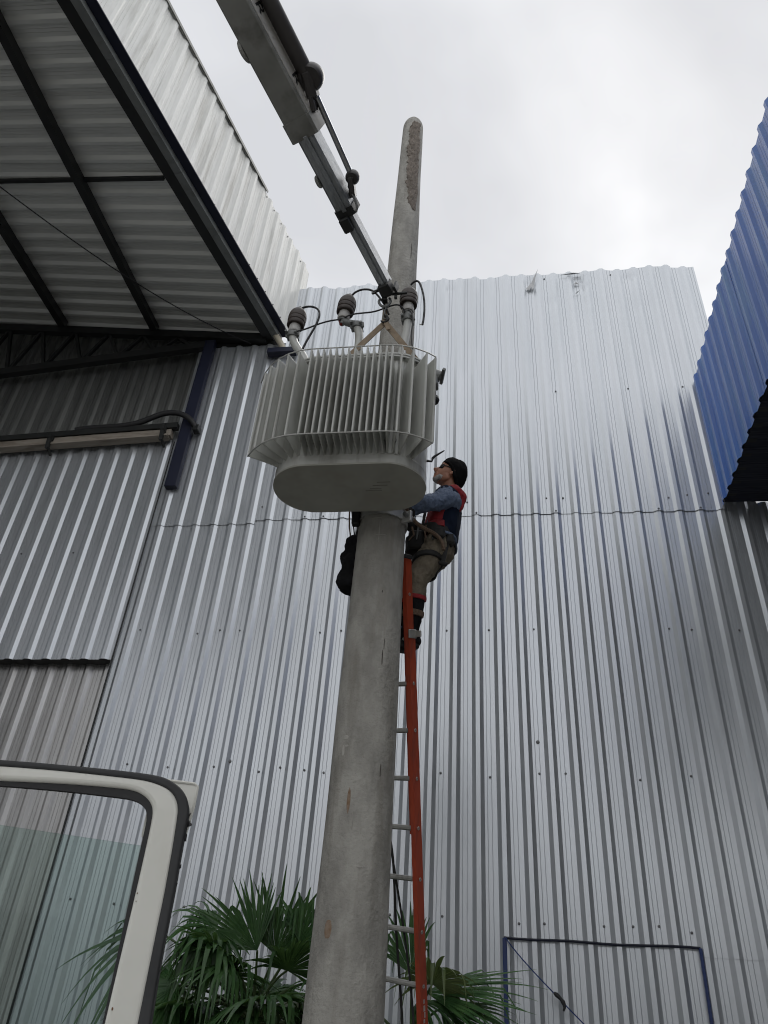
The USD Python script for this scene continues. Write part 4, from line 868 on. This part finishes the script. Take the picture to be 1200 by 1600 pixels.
for c, sz in ((J["hip"] + V(-.13, -.135, -.01), (.11, .06, .14)), (J["hip"] + V(-.16, -.03, .0), (.11, .09, .16)), (J["hip"] + V(.03, -.185, .01), (.09, .04, .10)), (J["hip"] + V(.10, -.11, .0), (.06, .08, .10))):
    b_ = box(-V(*sz) / 2, V(*sz) / 2, .018); b_ = b_.subdivide().subdivide(); b_.vertices = b_.vertices + (meshkit.fbm(b_.vertices * 22 + c, 3, 5) - .5)[:, None] * V(.02, .02, .02) + c
    worker.part("tool_pouch", b_, "webbing", smooth=50, parent=hb)
rg = random.Random(8)
for i in range(5):
    p = J["hip"] + V(-.16 + .05 * i, -.17 - .02 * rg.random(), .07); worker.part("hand_tool", tube([p, p + V(rg.uniform(-.01, .02), -.005, -.07), p + V(rg.uniform(-.02, .02), -.01, -.12)], [.008, .007, .004], 7), "fitting" if i % 2 else "rope", parent=hb)
for k, s in ((0, -1), (1, 1)):
    worker.part("chest_strap", tube(spline([chs + V(.08, s * .07, .10), chs + V(-.04, s * .09, .09), chs + V(-.125, s * .075, .0), wst + V(-.13, s * .07, .03), J["hip"] + V(-.12, s * .08, .08)], 18), .011, 6), "webbing", parent=hb)
ln_ = Thing("positioning_rope", "twisted brown rope from the pole clamp to the belt of the worker", "rope", (-.57, 4.35, 4.75))
ln_.part("line", tube(spline([(-.60, 4.36, 4.70), (-.572, 4.35, 4.755), (-.53, 4.37, 4.72), (-.47, 4.40, 4.685), (-.40, 4.45, 4.67), (-.36, 4.47, 4.63), (-.345, 4.48, 4.56)], 30), .014, 8), "rope", smooth=40)
ln_.part("wrap", tube(spline([around(a, 4.70, .015) for a in np.linspace(.9, 2 * pi - 1.6, 24)], 50), .012, 8), "rope", smooth=40)
# ------------------------------------------------------------------ open cab door in the left foreground
DO = V(-.7575, 1.7202, 2.1193); dph = math.radians(15)
DE1, DN = V(math.cos(dph), math.sin(dph), 0), V(-math.sin(dph), math.cos(dph), 0)
door = Thing("cab_door", "open cream white lorry cab door with half lowered green tinted window", "door", tuple(DO - V(0, 0, 1.45)))
def smooth_line(P, n=2):
    P = np.array(P, float)
    for _ in range(n):
        q = [P[0]]
        for a, b in zip(P[:-1], P[1:]): q += [a * .75 + b * .25, a * .25 + b * .75]
        P = np.array(q + [P[-1]])
    return P
UL, VB = -.98, -1.40
GOUT = [(-.95, .0), (-.70, .008), (-.4383, .0135), (-.3573, .018), (-.2182, .0214), (-.0908, .022), (-.0175, .0204), (.0138, .0151), (.0427, .0009), (.0603, -.0151), (.0718, -.0364), (.0763, -.058), (.0758, -.0895), (.0765, -.1551), (.0785, -.1992), (.0785, -.2602), (.079, -.347), (.0833, -.4491), (.0876, -.5677), (.09, VB)]
GIN = [(-.95, -.012), (-.70, -.004), (-.4343, .0011), (-.3535, .0069), (-.215, .0103), (-.0874, .0095), (-.032, .0085), (.0087, -.0003), (.0328, -.0129), (.0472, -.0305), (.0540, -.0507), (.0562, -.0779), (.0592, -.1372), (.0605, -.1782), (.0618, -.2251), (.0613, -.2853), (.0623, -.4505), (.0628, -.5692), (.064, VB + .02)]
WIN = [(-.88, -.045), (-.65, -.036), (-.422, -.0318), (-.342, -.0272), (-.2067, -.019), (-.0811, -.0165), (-.0487, -.0195), (-.0251, -.0292), (-.0089, -.0445), (-.0025, -.0624), (-.0012, -.0968), (-.0010, -.1429), (-.0008, -.2061), (-.0020, -.2905), (-.0037, -.4551), (-.0045, -.60)]
SIN = [(-.87, -.058), (-.65, -.048), (-.4181, -.0430), (-.3383, -.038), (-.2017, -.0355), (-.0758, -.0374), (-.0544, -.0392), (-.034, -.0449), (-.0194, -.0579), (-.0142, -.0778), (-.0138, -.1048), (-.0136, -.144), (-.0131, -.2011), (-.0115, -.3144), (-.0095, -.4345), (-.0085, -.59)]
def dpt(u, v, n): return DO + DE1 * u + V(0, 0, 1) * v + DN * n
def poly_mesh(pg, n0, n1):
    ms = []
    for g_ in (pg.geoms if hasattr(pg, "geoms") else [pg]):
        t = trimesh.creation.extrude_polygon(g_, abs(n1 - n0), engine="earcut"); w = t.vertices.copy()
        t.vertices = np.array([dpt(a, b, n0 + c) for a, b, c in w]); ms.append(t)
    return trimesh.util.concatenate(ms)
go, gi, wi, si = (smooth_line(x) for x in (GOUT, GIN, WIN, SIN))
P_out = Polygon(list(go) + [(UL, VB), (UL, -.02)])
P_in = Polygon(list(gi) + [(UL + .025, VB + .02), (UL + .025, -.03)])
P_win = Polygon(list(wi) + [(-.90, -.60), (-.90, -.06)])
P_sin = Polygon(list(si) + [(-.888, -.59), (-.888, -.07)])
def rim(loops, mname, name, sm=40):                       # loft of equally sampled closed loops: [(polygon, n), ...]
    k = 400; rings = []
    for pg, n in loops:
        e = pg.exterior; rings.append(np.array([dpt(*e.interpolate(t * e.length).coords[0], n) for t in np.linspace(0, 1, k, endpoint=False)]))
    return rings
# cream frame: flat face with rounded shoulders on both edges
def band(po, pi_, prof):                                   # prof: (inset from outer edge toward the face, depth) ... built as stacked polygons
    ms = []
    for i in range(len(prof) - 1):
        (a0, n0), (a1, n1) = prof[i], prof[i + 1]
        pg = po.buffer(-a0).difference(pi_.buffer(a0)); ms.append(poly_mesh(pg, n0, n1))
    return ms
def rounded_ring(po, pi_, r, depth, steps=6):
    """front face towards the camera at n = 0, shoulders of radius r on the outer and inner edge"""
    def loop(pg, off):
        q = pg.buffer(off, join_style=1, quad_segs=8) if off else pg
        e = q.exterior; return e
    V_, F_ = [], []
    def add_side(pg, sg):
        angs = np.linspace(0, pi / 2, steps); rings = []; base = pg.exterior; K = 500
        pts = np.array([base.interpolate(t, normalized=True).coords[0] for t in np.linspace(0, 1, K, endpoint=False)])
        tan = np.roll(pts, -1, 0) - np.roll(pts, 1, 0); tan /= np.linalg.norm(tan, axis=1)[:, None]
        nrm_ = np.stack([tan[:, 1], -tan[:, 0]], 1)
        c = pts.mean(0); s = np.sign(((pts - c) * nrm_).sum()); nrm_ *= s          # outward
        off0 = len(V_)
        for a in [None] + list(angs):
            n = depth if a is None else r * (1 - math.sin(a)); o = 0 if a is None else r * (1 - math.cos(a))
            for q, w in zip(pts, nrm_): V_.append(dpt(*(q - w * o * sg), n))
        m_ = steps + 1
        for i in range(m_ - 1):
            for j in range(K):
                a, b = off0 + i * K + j, off0 + i * K + (j + 1) % K
                F_.extend([(a, b, b + K), (a, b + K, a + K)])
        return pts - nrm_ * r * sg
    o = add_side(po, 1); i_ = add_side(pi_, -1)
    face = Polygon(o, [i_]).buffer(0)
    t = poly_mesh(face, 0, .0008)
    side = trimesh.Trimesh(np.array(V_), F_, process=False)
    return trimesh.util.concatenate([t, side])
door.part("frame", rounded_ring(P_in, P_win, .011, .035), "truck_white", smooth=35)
rt = random.Random(12)
gasket = P_out.difference(P_in.buffer(.002))
door.part("outer_seal", rounded_ring(P_out, P_in.buffer(-.004), .006, .03, 5), "grey_rubber", smooth=35)
tears = []
for k, (u, v, s) in enumerate(((.080, -.062, .012), (.086, -.074, .010), (.083, -.082, .013), (.077, -.094, .009), (.079, -.104, .011), (.076, -.112, .007), (.083, -.165, .006), (.082, -.200, .006), (.082, -.30, .007))):
    c = dpt(u - .004, v, .012); pts_ = np.array([[rt.uniform(-1, .6) * s, rt.uniform(-.25, .25) * s, rt.uniform(-1.2, 1.2) * s] for _ in range(9)]); q = trimesh.convex.convex_hull(pts_ + c); tears.append(q)
door.part("torn_seal", tears, "black_rubber", smooth=False, label="ragged torn lip of the seal near the corner")
door.part("window_seal", poly_mesh(P_win.buffer(.002).difference(P_sin.buffer(.002)), .008, .02), "black_rubber")
pane = Polygon([(-.895, -.095), (-.3929, -.1124), (-.0105, -.1300), (-.004, -.66), (-.895, -.66)])
door.part("window_pane", poly_mesh(pane, .012, .0165), "glass")
door.part("inner_panel", poly_mesh(Polygon([(UL + .03, VB + .03), (.055, VB + .03), (.055, -.62), (UL + .03, -.62)]), .004, .01), "truck_white")
specks = []
for u, v, r in ((.004, -.225, .0010), (.005, -.24, .0008), (.006, -.43, .0018)):
    specks.append(poly_mesh(Polygon([(u + r * rt.uniform(.6, 1.3) * math.cos(a), v + 1.6 * r * rt.uniform(.6, 1.3) * math.sin(a)) for a in np.linspace(0, 2 * pi, 9)[:-1]]), -.0006, .002))
door.part("rust_speck", specks, "rust")
cg = Thing("cab_corner", "cream corner of the lorry cab showing behind the door seal", "lorry body", tuple(dpt(.05, -.2, .07)))
cg.part("panel", poly_mesh(Polygon([(-.02, .024), (.071, .0215), (.0765, .0165), (.076, -.0306), (.068, -.10), (-.02, -.10)]).buffer(.003), .05, .075), "truck_white", smooth=35)
cg.part("edge_fold", [tube([dpt(-.02, .024, .05), dpt(.070, .0225, .05), dpt(.0785, .0165, .05), dpt(.078, -.0306, .05), dpt(.070, -.10, .05)], .0035, 6)], "truck_white", smooth=40)
# ------------------------------------------------------------------ fan palms in front of the wall
def fan(hub, d, nrm_, Rr, span, n, droop, seed, width=1.0):
    rg = random.Random(seed); d = unit(d); w = unit(nrm_ - d * (nrm_ @ d)); s = np.cross(w, d); v, f = [], []
    for i in range(n):
        t = (i + .5) / n * 2 - 1; a = t * span / 2
        a += rg.uniform(-.035, .035); o = unit(d * math.cos(a) + s * math.sin(a) + w * .12 * math.cos(a * 1.3)); cs = np.cross(w, o)
        L = Rr * (1 - .28 * abs(t) ** 2) * rg.uniform(.82, 1.08); dr_ = droop * rg.uniform(.5, 1.6); fold = rg.random() < .36 * min(1, droop * 6)
        q0 = len(v); wmax = Rr * span / n * .58 * width; side = rg.uniform(-.5, .5) * .06
        rs = (0.0, .12, .3, .5, .66, .8, .92, 1.0); kink = rg.uniform(.5, .75)
        for k, r in enumerate(rs):
            half = wmax * min(r * 1.9 + .03, 1) * (1 if r < .5 else max(.04, (1 - r) / .5) ** .75) * .5
            p = hub + o * L * r + V(0, 0, -1) * L * dr_ * r ** 3 + cs * side * r * r * L
            if fold and r > kink: p = p + V(0, 0, -1) * L * (r - kink) * 1.1 - o * L * (r - kink) * .75
            v += [p - cs * half + w * half * .55, p, p + cs * half + w * half * .55]
        for k in range(len(rs) - 1):
            a0 = q0 + 3 * k
            f += [(a0, a0 + 1, a0 + 4), (a0, a0 + 4, a0 + 3), (a0 + 1, a0 + 2, a0 + 5), (a0 + 1, a0 + 5, a0 + 4)]
    return trimesh.Trimesh(np.array(v), f, process=False)
def palm(base, h, label, fronds, seed, extra):
    rg = random.Random(seed)
    p = Thing("fan_palm", label, "palm", base); b = V(*base); top = b + V(0, 0, h)
    P = spline([b, b + V(.03, .02, h * .5), top], 26); r = [.10 + .012 * ((i * 7) % 3) for i in range(26)]
    p.part("trunk", tube(P, r, 14), "trunk", smooth=50)
    fr_ = p.path
    for i, (hub, tip, nr, span, n, dp) in enumerate(fronds):
        hub, tip = V(*hub), V(*tip); d = tip - hub
        m_ = "leaf_dry" if dp < 0 else "leaf"
        lf = p.part("frond", fan(hub, d, V(*nr), np.linalg.norm(d), math.radians(span), n, abs(dp), seed * 50 + i), m_, smooth=30)
        mid = (hub + top) / 2 + V(0, 0, .06)
        p.part("stalk", tube(spline([top + unit(hub - top) * .02, mid, hub], 10), np.linspace(.013, .007, 10), 7), "petiole", smooth=40, parent=lf)
    for i in range(extra):
        az = rg.uniform(0, 2 * pi); el = rg.uniform(-.75, .75); L = rg.uniform(.30, .62)
        o = V(math.cos(az) * math.cos(el), math.sin(az) * math.cos(el), math.sin(el)); hub = top + o * L + V(0, 0, -.05 if el < 0 else 0)
        lf = p.part("frond", fan(hub, o + V(0, 0, -.25), V(-o[0] * .4, -o[1] * .4, 1) + V(*[rg.uniform(-.3, .3) for _ in range(3)]), rg.uniform(.36, .5), math.radians(rg.uniform(190, 280)), 26, rg.uniform(.15, .55), seed * 50 + 20 + i), "leaf_pale" if rg.random() < .09 else "leaf", smooth=30)
        p.part("stalk", tube(spline([top, (top + hub) / 2 + V(0, 0, .07), hub], 9), np.linspace(.012, .007, 9), 6), "petiole", smooth=40, parent=lf)
palm((-1.66, 6.05, .05), 1.82, "leafy fan palm between the cab door and the concrete pole", [
    ((-1.52, 5.9, 2.27), (-1.42, 5.86, 2.83), (0, -1, .25), 130, 26, .10),
    ((-1.62, 5.8, 2.28), (-1.96, 5.75, 2.72), (.1, -1, .3), 110, 24, .06),
    ((-1.90, 5.7, 2.38), (-2.26, 5.66, 2.63), (0, -.5, 1), 150, 22, .55),
    ((-1.86, 5.6, 2.36), (-2.0, 5.45, 1.96), (-.3, -.8, .6), 200, 22, .3),
    ((-1.35, 5.85, 2.35), (-1.18, 5.8, 2.80), (0, -1, .2), 120, 22, .28),
    ((-2.33, 5.85, 2.36), (-2.93, 5.80, 2.20), (0, -.75, .7), 170, 24, .45),
    ((-2.10, 5.75, 2.05), (-2.6, 5.6, 1.80), (0, -.8, .6), 170, 22, .4),
    ((-1.7, 5.55, 2.18), (-1.95, 5.3, 2.02), (-.2, -.6, .8), 120, 14, .2)], 3, 44)
palm((-.62, 6.25, .05), 1.72, "fan palm half hidden behind the pole and ladder with leaves reaching right", [
    ((-.52, 6.0, 2.12), (.25, 5.8, 2.08), (.1, -.6, .8), 85, 22, .08),
    ((-.62, 6.1, 2.22), (-.74, 6.2, 2.74), (0, -1, .2), 90, 18, .15),
    ((-.55, 5.9, 2.06), (-.26, 5.7, 1.92), (.1, -.5, .9), 120, 18, .3),
    ((-.42, 6.0, 2.03), (.10, 5.8, 1.90), (.1, -.6, .8), 100, 20, .22)], 7, 20)
